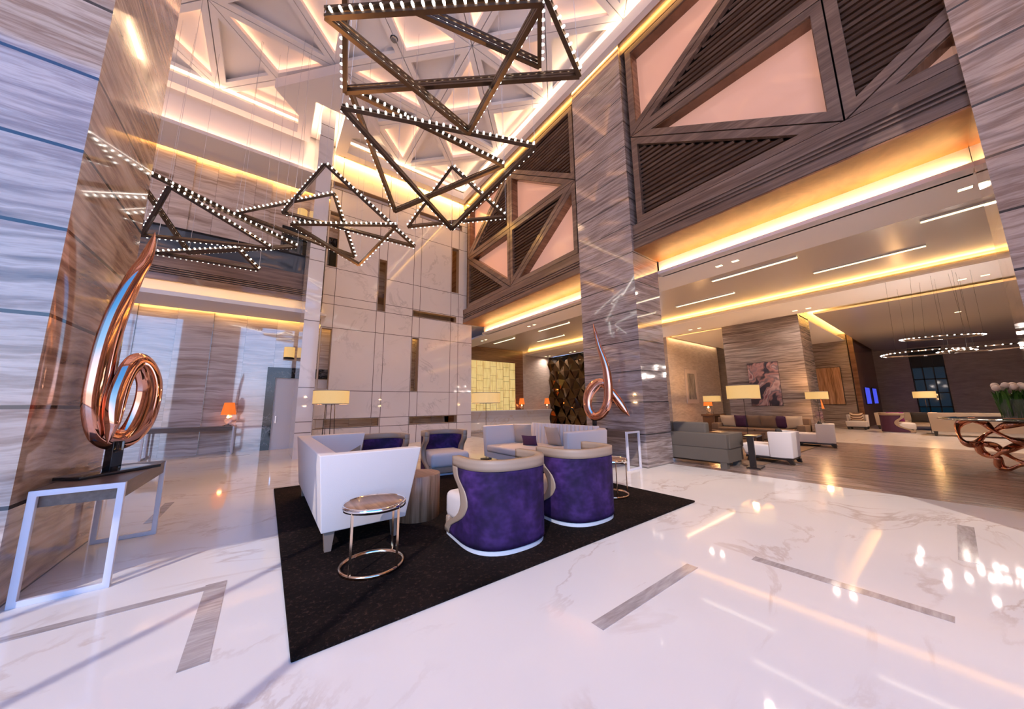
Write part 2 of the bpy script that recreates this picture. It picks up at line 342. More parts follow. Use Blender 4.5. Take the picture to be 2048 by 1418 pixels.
def copy_tree(o, parent=None):
    c = o.copy(); C.objects.link(c)
    if parent: c.parent = parent
    for ch in list(o.children): copy_tree(ch, c)
    return c
def clone(o, loc, rz, label):
    c = copy_tree(o); c.location = loc; c.rotation_euler = (0, 0, rz); c['label'] = label; return c
def inset(poly, d):
    n = len(poly); A = sum(poly[i][0] * poly[(i + 1) % n][1] - poly[(i + 1) % n][0] * poly[i][1] for i in range(n)); sg = 1 if A > 0 else -1
    L = []
    for i in range(n):
        (x0, y0), (x1, y1) = poly[i], poly[(i + 1) % n]; l = math.hypot(x1 - x0, y1 - y0); nx, ny = -(y1 - y0) / l * sg, (x1 - x0) / l * sg
        L.append((x0 + nx * d, y0 + ny * d, x1 - x0, y1 - y0))
    r = []
    for i in range(n):
        a_, b_ = L[i - 1], L[i]; det = a_[2] * b_[3] - a_[3] * b_[2]; t_ = ((b_[0] - a_[0]) * b_[3] - (b_[1] - a_[1]) * b_[2]) / det
        r.append((a_[0] + a_[2] * t_, a_[1] + a_[3] * t_))
    return r

# ================================================================== SETTING
# floors
struct('floor', MB().box(-16, 8.2, -4.2, 15.3, -.1, 0), 'floor_marble')
struct('floor', MB().box(8.2, 16.86, -8, 18, -.1, 0), 'floor_wood_stone')
struct('floor', MB().box(16.86, 36, -8, 12, -.1, 0), 'lounge_floor')
struct('floor', MB().box(7.3, 8.2, 15.3, 18, -.1, 0).box(7.3, 8.2, -8, -4.2, -.1, 0), 'floor_marble')
for i, (x0, x1, y0, y1) in enumerate([(-.29, -.15, 2.87, 4.04), (-9, -.29, 3.93, 4.02), (1.93, 3.3, 1.6, 1.7), (3.86, 3.97, .19, 1.36), (5.36, 6.82, .05, .17),
                                      (-1.18, -1.07, 6.62, 7.82), (-3.2, -1.9, 9.6, 9.7), (-2.4, -2.28, 12.4, 13.9), (-1.5, -.3, 13.9, 14.0)]):
    struct('trim_%d' % (i + 1), MB().box(x0, x1, y0, y1, -.02, .0025), 'inlay_stone')

# stone columns
struct('wall_column_left', MB().box(-3.9, -1.52, 4.44, 6.18, 0, 12.4), 'travertine')
struct('wall_column_center', MB().box(7.23, 8.39, 4.44, 6.21, 0, 12.4), 'stone_column')
struct('wall_column_right', MB().box(7.23, 8.39, -2.42, -.65, 0, 12.4), 'travertine')
struct('wall_column_white', MB().box(.73, 1.15, 11.75, 13.68, 0, 11.96), 'column_marble')

# marble screen wall with slots
slots = [(1.42, 1.77, 2.15, 4.43), (1.42, 1.77, 6.87, 9.13), (3.34, 3.66, 5.40, 7.65), (6.67, 7.04, 6.87, 9.13), (4.84, 6.94, 5.40, 5.68), (4.84, 5.14, 2.12, 4.44),
         (1.45, 3.62, .75, 1.06), (4.84, 7.03, .75, 1.06), (1.43, 3.65, 10.17, 10.45), (5.0, 7.2, 10.17, 10.45)]
xs = sorted({1.38, 7.5} | {s_[0] for s_ in slots} | {s_[1] for s_ in slots}); zs = sorted({0, 5.72, 11.9} | {s_[2] for s_ in slots} | {s_[3] for s_ in slots})
mb = MB()
for i in range(len(xs) - 1):
    for j in range(len(zs) - 1):
        cx = (xs[i] + xs[i + 1]) / 2; cz = (zs[j] + zs[j + 1]) / 2
        if any(s_[0] < cx < s_[1] and s_[2] < cz < s_[3] for s_ in slots): continue
        mb.box(xs[i], xs[i + 1], 13.7, 13.92, zs[j], zs[j + 1])
mb.box(7.5, 7.79, 13.7, 13.92, 0, 5.66)
struct('wall_screen', mb, 'panel_marble')
mb = MB()
for (x0, x1, z0, z1) in slots: mb.ring([(x0, z0), (x1, z0), (x1, z1), (x0, z1)], inset([(x0, z0), (x1, z0), (x1, z1), (x0, z1)], .012), lambda x, z: (x, 13.685, z), lambda x, z: (x, 13.93, z))
struct('trim_10', mb, 'tan_leather')
# back walls
struct('wall_back', MB().box(-16, 7.3, 15.1, 15.3, 0, 4.95), 'stone_wall')
mb = MB(); k = 0; x = -16.
while x < 7.3:
    if k % 2: mb.box(x + .1, x + 1.2, 15.04, 15.14, 4.95, 10.8)
    x += 1.1; k += 1
mb.box(-16, 7.5, 15.1, 15.3, 4.95, 13.5)
struct('wall_back_upper', mb, 'stone_wall_upper')
mb = MB(); x = -16.1; k = 0
while x < -1.6:
    if k % 2: mb.box(x, x + .9, 15.05, 15.12, 0, 4.95)
    x += .9; k += 1
struct('trim_11', mb, 'stone_wall')
# door with black marble surround
d = struct('door_1', MB().box(.2, 1.9, 15.0, 15.06, 0, 2.6), 'white_paint')
MB().box(-.06, .2, 14.93, 15.09, 0, 2.99).box(.2, 2.0, 14.93, 15.09, 2.6, 2.99).build('door_frame', 'black_marble', d)
MB().box(.3, .33, 14.96, 15.0, .95, 1.2).build('door_handle', 'chrome', d)
d = struct('door_2', MB().box(.23, 2.3, 15.0, 15.06, 6.3, 8.2), 'dark_glass')
MB().box(-.06, .23, 14.9, 15.04, 6.3, 8.62).box(.23, 2.4, 14.9, 15.04, 8.2, 8.62).build('door_frame', 'black_marble', d)

# gallery (left): dropped ceilings and lips
struct('ceiling_gallery', MB().box(-16, 1.37, 13.5, 14.93, 10.35, 10.47).box(1.37, 7.3, 13.95, 14.93, 10.35, 10.47), 'white_paint')
struct('ceiling_gallery_fascia', MB().box(-16, 1.37, 13.78, 13.86, 10.47, 12.3), 'white_paint')
struct('ceiling_lobby', MB().box(-16, 1.5, 13.35, 14.93, 4.8, 4.88).box(1.5, 7.5, 13.95, 14.93, 4.8, 4.88), 'white_paint')
struct('ceiling_lobby_lip', MB().box(-16, 1.37, 13.35, 13.38, 4.88, 4.93), 'white_paint')
struct('ceiling_lobby_fascia', MB().box(-16, 1.37, 13.95, 14.0, 4.88, 5.4), 'white_paint')
MB().box(-16, 1.37, 13.60, 13.64, 4.89, 4.92).build('light_strip', 'led_line', bpy.data.objects['ceiling_lobby'])
mb = MB().box(-16, 1.37, 13.85, 14.05, 5.38, 5.58).box(-16, 1.37, 13.93, 14.05, 5.58, 5.8).box(-16, 1.37, 13.85, 14.05, 5.8, 6.4).box(-16, 7.3, 14.05, 15.1, 6.1, 6.28)
for z in (5.62, 5.69, 5.76): mb.box(-16, 1.37, 13.85, 13.93, z - .015, z + .015)
struct('wall_gallery_parapet', mb, 'timber')
g = thing('glass_balustrade', 'dark glass balustrade with a dark handrail above the left timber parapet', 'railing', (0, 13.9, 6.4))
MB().box(-16, 1.35, -.01, .01, .0, .68).build('glass_panel', 'rail_glass', g)
MB().box(-16, 1.35, -.035, .035, .68, .74).build('handrail', 'black_metal', g)

# atrium ceiling
mb = MB().box(6.95, 7.12, -4.2, 13.15, 11.5, 11.85).box(1.78, 7.12, 13.15, 13.45, 11.5, 11.85).box(-16, .1, 13.15, 13.45, 11.5, 11.85)
mb.prism([(.51, 13.45), (.1, 13.45), (.1, 12.3), (-.6, 11.55), (.95, 9.85), (.95, 11.35), (.51, 11.35)], 11.5, 11.85)
mb.prism([(.95, 9.85), (2.58, 11.5), (1.78, 12.3), (1.78, 13.45), (1.39, 13.45), (1.39, 11.35), (.95, 11.35)], 11.5, 11.85)
ceil = struct('ceiling', mb, 'white_paint')
mb = MB().box(.47, .51, 11.31, 13.45, 11.85, 11.98).box(1.39, 1.43, 11.31, 13.45, 11.85, 11.98).box(.47, 1.43, 11.31, 11.35, 11.85, 11.98).box(.47, 1.43, 11.31, 13.7, 11.965, 11.985)
struct('ceiling_slot', mb, 'white_paint')
mb = MB(); led = MB(); X0, Y0, P = .97, 4.1, 3.05
for i in range(-4, 2):
    for j in range(-3, 3):
        x0, y0 = X0 + P * i, Y0 + P * j; x1, y1 = x0 + P, y0 + P; c_ = (x0 + P / 2, y0 + P / 2)
        q = [(x0, y0), (x1, y0), (x1, y1), (x0, y1)]
        for k in range(4):
            tri = [q[k], q[(k + 1) % 4], c_]
            mb.ring(inset(tri, .012), inset(tri, .17), lambda x, y: (x, y, 12.0), lambda x, y: (x, y, 12.12))
            mb.ring(inset(tri, .012), inset(tri, .03), lambda x, y: (x, y, 12.12), lambda x, y: (x, y, 12.26))
            if (k % 2 == 0) == ((i + j) % 2 == 1):
                led.ring(inset(tri, .075), inset(tri, .11), lambda x, y: (x, y, 12.135), lambda x, y: (x, y, 12.145))
mb.box(-16, 8.6, -4.2, 15.3, 12.25, 12.46)
lat = struct('ceiling_lattice', mb, 'ceiling_paint')
led.build('light_strip', 'led_warm', lat)
for x, y, z in ((-1.1, 9.3, 12.0), (2.1, 8.3, 12.0)):
    s_ = thing('smoke_detector', 'small round sensor on the coffered ceiling %s' % ('near the left column' if x < 0 else 'behind the largest pendant triangle'), 'detector', (x, y, z))
    MB().lathe([(.0, -.11), (.05, -.11), (.085, -.07), (.09, -.03), (.06, -.005), (0, 0)]).build('dome', 'crystal', s_)
    MB().lathe([(.11, -.02), (.11, 0), (0, 0)]).build('base', 'white_paint', s_)

# side and front of the atrium: curtain wall behind the camera
struct('wall_left', MB().box(-16.2, -16, -4.2, 15.3, 0, 13), 'stone_wall_upper')
struct('wall_front', MB().box(-16, 7.3, -4.25, -4, 10.9, 12.5).box(2.4, 7.3, -4.25, -4, 0, 10.9), 'stone_wall_upper')  # unseen solid right part added to keep the sun off the right column
mb = MB(); x = -15.8
xs_ = [-10.0 + 1.93 * k for k in range(-3, 9)]
for x in [q_ for q_ in xs_ if q_ < -7]: mb.box(x - (.04 if x < -7 else .012), x + (.04 if x < -7 else .012), -4.12, -4.08, 0, 10.9)
mb.box(-16, 7.3, -4.2, -4.05, 0, .08)
struct('window_1', mb, 'timber_brown')
struct('wall_timber_top', MB().box(7.45, 7.7, -4.2, 15.3, 11.55, 12.4).box(7.3, 7.5, 13.93, 15.3, 0, 12.4).box(7.5, 7.8, 13.7, 15.3, 5.6, 12.4), 'timber_brown')
struct('wall_timber_front', MB().box(7.3, 7.6, -4.2, -2.42, 5.43, 11.6).box(7.3, 7.6, -8, -4.2, 0, 11.6), 'timber')

# timber screen walls over the lounge openings
def timber_wall(idx, ya, yb, panels):
    """panels: (polygon in (y,z), kind)"""
    base = MB().box(7.42, 7.75, ya, yb, 6.08, 11.7)
    wl = struct('wall_timber_%d' % idx, MB().box(7.3, 7.75, ya, yb, 5.82, 6.08).box(7.34, 7.75, ya, yb, 5.61, 5.82).box(7.3, 7.75, ya, yb, 5.43, 5.61)
                .box(7.3, 7.34, ya, yb, 5.66, 5.69).box(7.3, 7.34, ya, yb, 5.74, 5.77).box(7.3, 7.42, ya, yb, 11.32, 11.7), 'timber')
    fr = MB(); gl = MB(); sl = MB(); rv = MB(); back = MB()
    for poly, kind in panels:
        O = inset(poly, .012); I = inset(poly, .17)
        fr.ring(O, I, lambda y, z: (7.3, y, z), lambda y, z: (7.4, y, z))
        if kind == 'g':
            rv.ring(inset(poly, .165), inset(poly, .185), lambda y, z: (7.34, y, z), lambda y, z: (7.60, y, z))
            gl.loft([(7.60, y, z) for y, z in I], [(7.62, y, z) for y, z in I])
        else:
            back.loft([(7.50, y, z) for y, z in I], [(7.52, y, z) for y, z in I])
            z0 = min(p[1] for p in I); z1 = max(p[1] for p in I); z = z0 + .03
            while z < z1 - .03:
                cut = []
                for i in range(len(I)):
                    a_, b_ = I[i], I[(i + 1) % len(I)]
                    if (a_[1] - z) * (b_[1] - z) < 0: cut.append(a_[0] + (b_[0] - a_[0]) * (z - a_[1]) / (b_[1] - a_[1]))
                if len(cut) == 2:
                    c0, c1 = min(cut), max(cut)
                    sl.loft([(7.345, c0, z - .035), (7.40, c0, z - .055), (7.47, c0, z + .02), (7.42, c0, z + .045)], [(7.345, c1, z - .035), (7.40, c1, z - .055), (7.47, c1, z + .02), (7.42, c1, z + .045)])
                z += .125
    fr.build('screen_frame', 'timber', wl); gl.build('window_pane', 'peach_lit_glass', wl); rv.build('reveal', 'timber_brown', wl)
    sl.build('louvre_slats', 'timber', wl); back.build('backing', 'timber_brown', wl)
    MB().box(7.64, 7.8, ya, yb, 6.0, 11.7).build('rear_panel', 'dark_gap', wl)
    return wl
A = (4.30, 8.60); B = (.48, 6.08); T_ = 11.30
timber_wall(1, -.65, 4.44, [([A, (.48, 8.55), B], 'g'), ([A, B, (4.30, 6.08)], 'l'), ([A, (.15, T_), (4.30, T_)], 'g'), ([A, (.48, 8.55), (.48, 11.08)], 'l'),
                            ([B, (-1.6, 7.43), (-1.6, T_), (.48, T_)], 'l'), ([B, (-1.6, 7.43), (-1.6, 6.08)], 'g')])
Cc = (13.28, 8.57); D = (9.82, 8.57); E_ = (6.30, 8.57); F_ = (9.82, 6.08); G_ = (9.82, 11.0)
wl2 = timber_wall(2, 6.21, 13.7, [([Cc, D, G_], 'l'), ([D, E_, G_], 'g'), ([G_, E_, (6.30, T_), (9.4, T_)], 'l'), ([Cc, (13.28, T_), (9.95, T_), (9.86, 11.05)], 'g'),
                            ([Cc, F_, D], 'g'), ([D, F_, E_], 'l'), ([F_, E_, (6.30, 6.08)], 'g'), ([Cc, (13.28, 6.08), F_], 'l')])
for nm, ya, yb in (('a', -8, -2.42), ('b', -.65, 4.44), ('c', 6.21, 13.7)):
    struct('ceiling_portal_soffit', MB().box(7.3, 8.60, ya, yb, 5.40, 5.44), 'bronze_soffit')
    struct('ceiling_portal_fascia', MB().box(8.49, 8.70, ya, yb, 5.02, 5.42), 'white_paint')
    struct('ceiling_portal_lip', MB().box(8.39, 8.40, ya, yb, 5.07, 5.10).box(8.39, 8.50, ya, yb, 5.02, 5.07), 'white_paint')

# lounge ceilings
lc = struct('ceiling_lounge_border', MB().box(8.64, 9.85, -8, 18, 5.02, 5.1), 'ceiling_paint')
struct('ceiling_lounge_coffer', MB().box(9.80, 15.0, -8, 18, 5.24, 5.3).box(9.80, 9.85, -8, 18, 5.1, 5.24), 'satin_ceiling')
struct('ceiling_lounge_cove', MB().box(15.0, 15.05, -8, 18, 5.04, 5.3).box(14.58, 14.60, -8, 18, 5.04, 5.12), 'white_paint')
struct('ceiling_lounge_band', MB().box(14.58, 16.9, -8, 18, 4.99, 5.04), 'ceiling_paint')
MB().box(14.66, 14.70, -8, 18, 5.045, 5.075).build('light_strip', 'led_line', bpy.data.objects['ceiling_lounge_band'])
struct('ceiling_lounge_far', MB().box(17.45, 36, -8, 2.95, 4.97, 5.04), 'satin_ceiling')
struct('ceiling_lounge_side', MB().box(17.25, 26.8, 3.35, 6.1, 4.97, 5.02).box(17.15, 36, 6.1, 8.6, 4.97, 5.02), 'ceiling_paint')
struct('ceiling_lounge_upper', MB().box(16.9, 36, -8, 9, 5.36, 5.4).box(16.88, 16.9, -8, 9, 5.02, 5.4), 'ceiling_paint')
struct('ceiling_roof', MB().box(7.8, 36.2, -8.2, 18.2, 5.5, 5.6), 'white_paint')
def downlight(x, y, z, lab):
    o = thing('downlight', lab, 'light', (x, y, z), 0, 'square recessed downlights')
    MB().ring([(-.07, -.09), (.07, -.09), (.07, .09), (-.07, .09)], [(-.055, -.075), (.055, -.075), (.055, .075), (-.055, .075)], lambda a_, b_: (a_, b_, -.006), lambda a_, b_: (a_, b_, 0)).build('trim_ring', 'white_paint', o)
    MB().box(-.055, .055, -.075, .075, -.004, 0).build('diffuser', 'downlight', o)
    l = bpy.data.lights.new('downlight_spot', 'SPOT'); l.energy = 85 if x < 20 else 900; l.color = (1, .80, .66); l.spot_size = 2.75; l.spot_blend = .8; l.shadow_soft_size = .07
    q = bpy.data.objects.new('downlight_spot', l); C.objects.link(q); q.location = (x, y, z - .02)
for x, y, z, lab in [(9.2, 3.21, 5.02, 'left square downlight of the pair over the grey lounge sofa'), (9.2, 2.84, 5.02, 'right square downlight of the pair over the grey lounge sofa'),
                     (9.18, -.58, 5.02, 'large square downlight beside the right column'), (9.3, 11.12, 5.02, 'left light of the pair left of the centre column'), (9.3, 10.74, 5.02, 'right light of the pair left of the centre column'),
                     (9.3, 15.17, 5.02, 'left light of the pair nearest the marble screen'), (9.3, 14.79, 5.02, 'right light of the pair nearest the marble screen'),
                     (16.24, 3.25, 4.99, 'left light of the pair above the striped stone pier'), (16.24, 2.85, 4.99, 'right light of the pair above the striped stone pier'),
                     (16.2, 7.19, 4.99, 'left light of the pair above the framed print'), (16.2, 6.78, 4.99, 'right light of the pair above the framed print'),
                     (16.15, -.61, 4.99, 'left light of the far right pair above the ring chandeliers'), (16.15, -1.0, 4.99, 'right light of the far right pair above the ring chandeliers'),
                     (16.3, 15.14, 4.99, 'left light of the pair above the faceted mirror wall'), (16.3, 14.77, 4.99, 'right light of the pair above the faceted mirror wall'),
                     (16.3, 17.6, 4.99, 'light of the pair above the beige reception wall, farther one'), (16.3, 17.2, 4.99, 'light of the pair above the beige reception wall, nearer one'),
                     (22.0, -.56, 4.97, 'single light in the grey ceiling over the ring chandeliers'), (19.0, 4.6, 4.97, 'single light in the ceiling beside the framed print')]:
    downlight(x, y, z, lab)
for x, y0, y1, lab in [(10.8, 1.97, 4.01, 'linear ceiling light nearest the centre column'), (12.6, -.08, 1.98, 'long linear ceiling light in the middle of the lounge'),
                       (12.6, 4.04, 6.03, 'linear ceiling light farther back beside the centre column'), (10.8, -2.1, -.07, 'linear ceiling light cut by the right column'),
                       (10.9, 10.15, 12.27, 'linear ceiling light left of the centre column, right one of the nearer row'), (10.9, 14.34, 16.4, 'linear ceiling light closest to the backlit wall'),
                       (12.7, 12.24, 14.41, 'linear ceiling light nearest the faceted mirror wall')]:
    o = thing('linear_light', lab, 'light', (x, y0, 5.238), 0, 'linear lights in the lounge ceiling')
    MB().box(-.06, .06, 0, y1 - y0, -.03, 0).build('diffuser', 'linear_light', o)
    MB().box(-.07, -.06, -.01, y1 - y0 + .01, -.034, 0).box(.06, .07, -.01, y1 - y0 + .01, -.034, 0).build('trim_ring', 'white_paint', o)
    l = area('linear_lamp', (x, (y0 + y1) / 2, 5.19), .1, y1 - y0, (0, 0, -1), (1, .84, .70), 2.5)
# lounge walls
struct('wall_stone_pier', MB().box(17.05, 18.7, 3.35, 6.15, 0, 5.3), 'stone_lounge')
struct('wall_stone_pier_far', MB().box(26.8, 27.1, 3.32, 8.8, 0, 5.4), 'stone_lounge')
struct('wall_picture', MB().box(16.9, 23.2, 8.78, 9, 0, 5.4).box(24.6, 36, 8.78, 9, 0, 5.4).box(23.2, 24.6, 9.6, 9.7, 0, 5.4), 'plaster')
struct('door_3', MB().box(23.2, 24.6, 9.3, 9.35, 0, 5.2), 'black_wood')
struct('wall_wood_dark', MB().box(27.1, 36, 3.08, 3.3, 0, 5.4), 'timber_brown')
struct('wall_far', MB().box(34.8, 35, 1.45, 3.1, 0, 5.4).box(34.8, 35, -8, .05, 0, 5.4).box(34.8, 35, .05, 1.45, 4.9, 5.4), 'plaster')
mb = MB()
for y in (.05, .5, .95, 1.40): mb.box(34.75, 34.95, y, y + .06, 0, 4.9)
for z in (0, 1.0, 1.9, 2.8, 3.6): mb.box(34.75, 34.95, .05, 1.45, z, z + .07)
mb.box(34.8, 35, .05, 1.45, 3.67, 4.9)
w2 = struct('window_2', mb, 'black_metal'); MB().box(35.0, 35.02, .05, 1.45, 0, 4.9).build('window_glass', 'blue_window', w2)
struct('wall_lounge_end', MB().box(36, 36.2, -8.2, 9, 0, 5.5).box(23.0, 23.2, 9, 9.7, 0, 5.5).box(24.6, 24.8, 9, 9.7, 0, 5.5).box(23.2, 24.6, 8.78, 9.7, 5.0, 5.5), 'plaster')
struct('wall_lounge_near', MB().box(7.6, 36, -8.2, -8, 0, 5.5), 'plaster')
struct('wall_reception', MB().box(7.3, 10.0, 17.85, 18.1, 0, 5.4).box(10.0, 13.62, 17.85, 18.1, 4.34, 5.4).box(10.0, 13.62, 17.85, 18.1, 0, 1.1).box(13.62, 14.3, 17.85, 18.1, 0, 5.4), 'timber_brown')
struct('wall_reception_side', MB().box(14.3, 17.3, 17.9, 18.1, 0, 5.4), 'plaster')
struct('wall_reception_left', MB().box(7.1, 7.3, 15.1, 18, 0, 5.4), 'plaster')
o = thing('backlit_panel', 'glowing yellow backlit onyx wall panel behind the reception desk', 'wall panel', (10.0, 17.86, 1.1))
MB().box(0, 3.62, 0, .04, 0, 3.24).build('onyx_sheet', 'onyx_backlit', o)
mb = MB(); cols = [0, .52, 1.02, 1.55, 2.05, 2.58, 3.1, 3.6]
for x in cols: mb.box(x - .01, x + .01, -.02, 0, 0, 3.24)
for i in range(7):
    for z in ((.4, .9, 1.35, 1.95, 2.3, 2.9) if i % 2 else (.2, .65, 1.35, 1.5, 2.1, 2.75)): mb.box(cols[i], cols[i + 1], -.015, 0, z - .008, z + .008)
mb.build('grid_frame', 'brass', o)
o = thing('faceted_mirror_wall', 'dark bronze mirror wall of raised diamond facets behind the centre column', 'wall panel', (16.9, 11.6, 0))
mb = MB(); W_, H_ = .95, 1.28; rnd = random.Random(3)
for r in range(-1, 8):
    for q in range(-1, 8):
        cy = q * W_ + (W_ / 2 if r % 2 else 0); cz = r * H_ / 2
        if cy > 6.3 or cy < -.1: continue
        ap = (-.16 - .1 * rnd.random(), cy + rnd.uniform(-.12, .12), min(4.85, max(.05, cz + rnd.uniform(-.18, .18))))
        cn = [(0, cy - W_ / 2, cz), (0, cy, cz + H_ / 2), (0, cy + W_ / 2, cz), (0, cy, cz - H_ / 2)]
        cn = [(a_, b_, min(4.9, max(0, c_))) for a_, b_, c_ in cn]
        mb.add(cn + [ap], [(0, 1, 4), (1, 2, 4), (2, 3, 4), (3, 0, 4)])
mb.build('mirror_facets', 'mirror_bronze', o)
MB().box(.0, .15, -.45, 6.4, 0, 4.98).build('backing', 'black_gloss', o)

# ================================================================== FURNITURE
# rug
tag(MB().box(.24, 5.35, 2.55, 7.72, 0, .028).build('rug', 'rug_pile', bevel=.008), 'dark brown shaggy rug under the purple and white seating', 'rug')
tag(MB().box(9.2, 15.6, 2.9, 6.6, 0, .02).build('rug', 'brown_fabric'), 'dark rug under the grey and brown lounge sofas', 'rug')

# purple barrel armchair; local -Y is the back
HW = .485
def plan_half(n_=14):
    p = []
    for i in range(n_ + 1):
        t_ = PI / 2 * i / n_; p.append((HW * math.sin(t_) ** .8, -.47 * max(math.cos(t_), 0) ** .8))
    for i in range(1, 8): p.append((HW - .03 * i / 7, .48 * i / 7))
    return p
PH = plan_half(); AL = [0]
for i in range(1, len(PH)): AL.append(AL[-1] + math.dist(PH[i], PH[i - 1]))
def plan(u):
    s_ = 1 if u >= 0 else -1; u = min(abs(u), AL[-1] - 1e-4); i = 1
    while AL[i] < u: i += 1
    t_ = (u - AL[i - 1]) / (AL[i] - AL[i - 1]); a_, b_ = PH[i - 1], PH[i]
    x, y = a_[0] + (b_[0] - a_[0]) * t_, a_[1] + (b_[1] - a_[1]) * t_; dx, dy = b_[0] - a_[0], b_[1] - a_[1]; l_ = math.hypot(dx, dy)
    return s_ * x, y, s_ * dy / l_, -dx / l_
ET = [(.04, 1.24), (.12, 1.22), (.17, 1.14), (.22, 1.02), (.28, .90), (.35, .81), (.43, .77), (.50, .775), (.57, .81), (.63, .88), (.68, .95), (.73, .99), (.80, 1.0), (.92, 1.0)]
def E(z):
    for (a_, b_), (c_, d_) in zip(ET, ET[1:]):
        if a_ <= z <= c_: return b_ + (d_ - b_) * (z - a_) / (c_ - a_)
    return ET[-1][1]
def patch(mb, lo, hi, zz, nu, o0, o1):
    A_ = []; 
    for off in (o0, o1):
        for z in zz:
            a_, b_ = lo(z), hi(z)
            for k in range(nu + 1):
                x, y, nx, ny = plan(a_ + (b_ - a_) * k / nu); fl = 1 + .02 * (z / .9)
                A_.append(((x + nx * off) * fl, (y + ny * off) * fl, z))
    m_ = len(zz); st = m_ * (nu + 1); fs = []
    g_ = lambda s_, i, k: s_ * st + i * (nu + 1) + k
    for i in range(m_ - 1):
        for k in range(nu):
            fs += [(g_(0, i, k), g_(0, i, k + 1), g_(0, i + 1, k + 1), g_(0, i + 1, k)), (g_(1, i, k), g_(1, i + 1, k), g_(1, i + 1, k + 1), g_(1, i, k + 1))]
        fs += [(g_(0, i, 0), g_(0, i + 1, 0), g_(1, i + 1, 0), g_(1, i, 0)), (g_(0, i, nu), g_(1, i, nu), g_(1, i + 1, nu), g_(0, i + 1, nu))]
    for k in range(nu): fs += [(g_(0, 0, k), g_(1, 0, k), g_(1, 0, k + 1), g_(0, 0, k + 1)), (g_(0, m_ - 1, k), g_(0, m_ - 1, k + 1), g_(1, m_ - 1, k + 1), g_(1, m_ - 1, k))]
    mb.add(A_, fs, True)
def armchair(label, loc, rz, grp='purple barrel armchairs on the rug', body='purple_velvet'):
    t_ = thing('armchair', label, 'armchair', loc, rz, grp)
    zz = [.048 + .772 * i / 16 for i in range(17)]
    mb = MB(); patch(mb, lambda z: -(E(z) - .125), lambda z: E(z) - .125, zz, 40, 0, -.075); mb.build('backrest_shell', body, t_)
    mb = MB(); patch(mb, lambda z: E(z) - .13, lambda z: E(z), zz, 5, .008, -.083); patch(mb, lambda z: -E(z), lambda z: -(E(z) - .13), zz, 5, .008, -.083)
    patch(mb, lambda z: -1.0, lambda z: 1.0, [.80, .84, .87, .905], 44, .008, -.083)
    mb.build('leather_trim', 'tan_leather', t_)
    pl = [plan(-1.24 + 2.48 * i / 40)[:2] for i in range(41)]; pl = [(x * .97, y * .97 - .005) for x, y in pl]
    MB().prism(pl, 0, .05).build('plinth', 'white_base', t_)
    MB().box(-.44, .44, .41, .49, .05, .2).build('apron', 'tan_leather', t_, bevel=.02)
    MB().loft([(-.385, -.30, .14), (.385, -.30, .14), (.435, .53, .17), (-.435, .53, .17)], [(-.385, -.30, .48), (.385, -.30, .48), (.43, .54, .47), (-.43, .54, .47)]).build('seat_cushion', 'white_fabric', t_, bevel=.07)
    return t_
ac = armchair('purple velvet armchair seen from behind, nearest to the wire side table', (2.24, 3.28, .028), -.02)
clone(ac, (3.49, 3.27, .028), -.02, 'purple velvet armchair seen from behind, right one beside the white console leg')
clone(ac, (1.93, 7.0, .028), PI, 'armchair with purple inner back mostly hidden by the white sofa arm')
clone(ac, (3.35, 7.15, .028), PI - .12, 'armchair with white seat facing forward in front of the marble screen')

# white sofa, left (back on -X, opens to +X)
def u_sofa(label, loc, rz, D_, L_, H_, wall, fab, leg, name='sofa', flare=.06, z0=.2, seat=True, armh=None):
    t_ = thing(name, label, 'sofa', loc, rz)
    O = [(0, 0), (D_, 0), (D_, wall), (wall, wall), (wall, L_ - wall), (D_, L_ - wall), (D_, L_), (0, L_)]
    f = lambda x, y: (x + (flare * 2 if x > D_ / 2 else -flare) * (1 if x in (0, D_) else 0), y + (flare * (-1 if y < L_ / 2 else 1) if y in (0, L_) else 0))
    h = lambda x: H_ if armh is None or x < D_ / 2 else armh
    A_ = [(x, y, z0) for x, y in O]; B_ = [(*f(x, y), h(x)) for x, y in O]
    mb = MB(); n_ = 8
    fs = [(i, (i + 1) % n_, n_ + (i + 1) % n_, n_ + i) for i in range(n_)]
    fs += [(0, 1, 2, 3), (0, 3, 4, 7), (4, 5, 6, 7), (8, 11, 10, 9), (8, 15, 12, 11), (12, 15, 14, 13)]
    mb.add(A_ + B_, fs); mb.build('backrest', fab, t_, bevel=.012)
    MB().box(wall, D_, wall, L_ - wall, z0, z0 + .1).build('seat_frame', fab, t_)
    n_s = max(1, round((L_ - 2 * wall) / .95)); sw = (L_ - 2 * wall) / n_s
    for k in range(n_s): MB().box(wall, D_ + .02, wall + sw * k + .004, wall + sw * (k + 1) - .004, z0 + .1, z0 + .27).build('seat_cushion', fab, t_, bevel=.04)
    if leg:
        for x in (.08, D_ - .10):
            for y in (.08, L_ - .08):
                MB().loft([(x - .03, y - .03, 0), (x + .03, y - .03, 0), (x + .03, y + .03, 0), (x - .03, y + .03, 0)], [(x - .05, y - .05, z0 + .005), (x + .05, y - .05, z0 + .005), (x + .05, y + .05, z0 + .005), (x - .05, y + .05, z0 + .005)]).build('leg', leg, t_)
    return t_
u_sofa('high-backed white sofa on the left of the rug, its end arm facing the camera', (.55, 4.0, .028), 0, .86, 2.85, .98, .11, 'white_fabric', 'oak_leg', flare=.07)
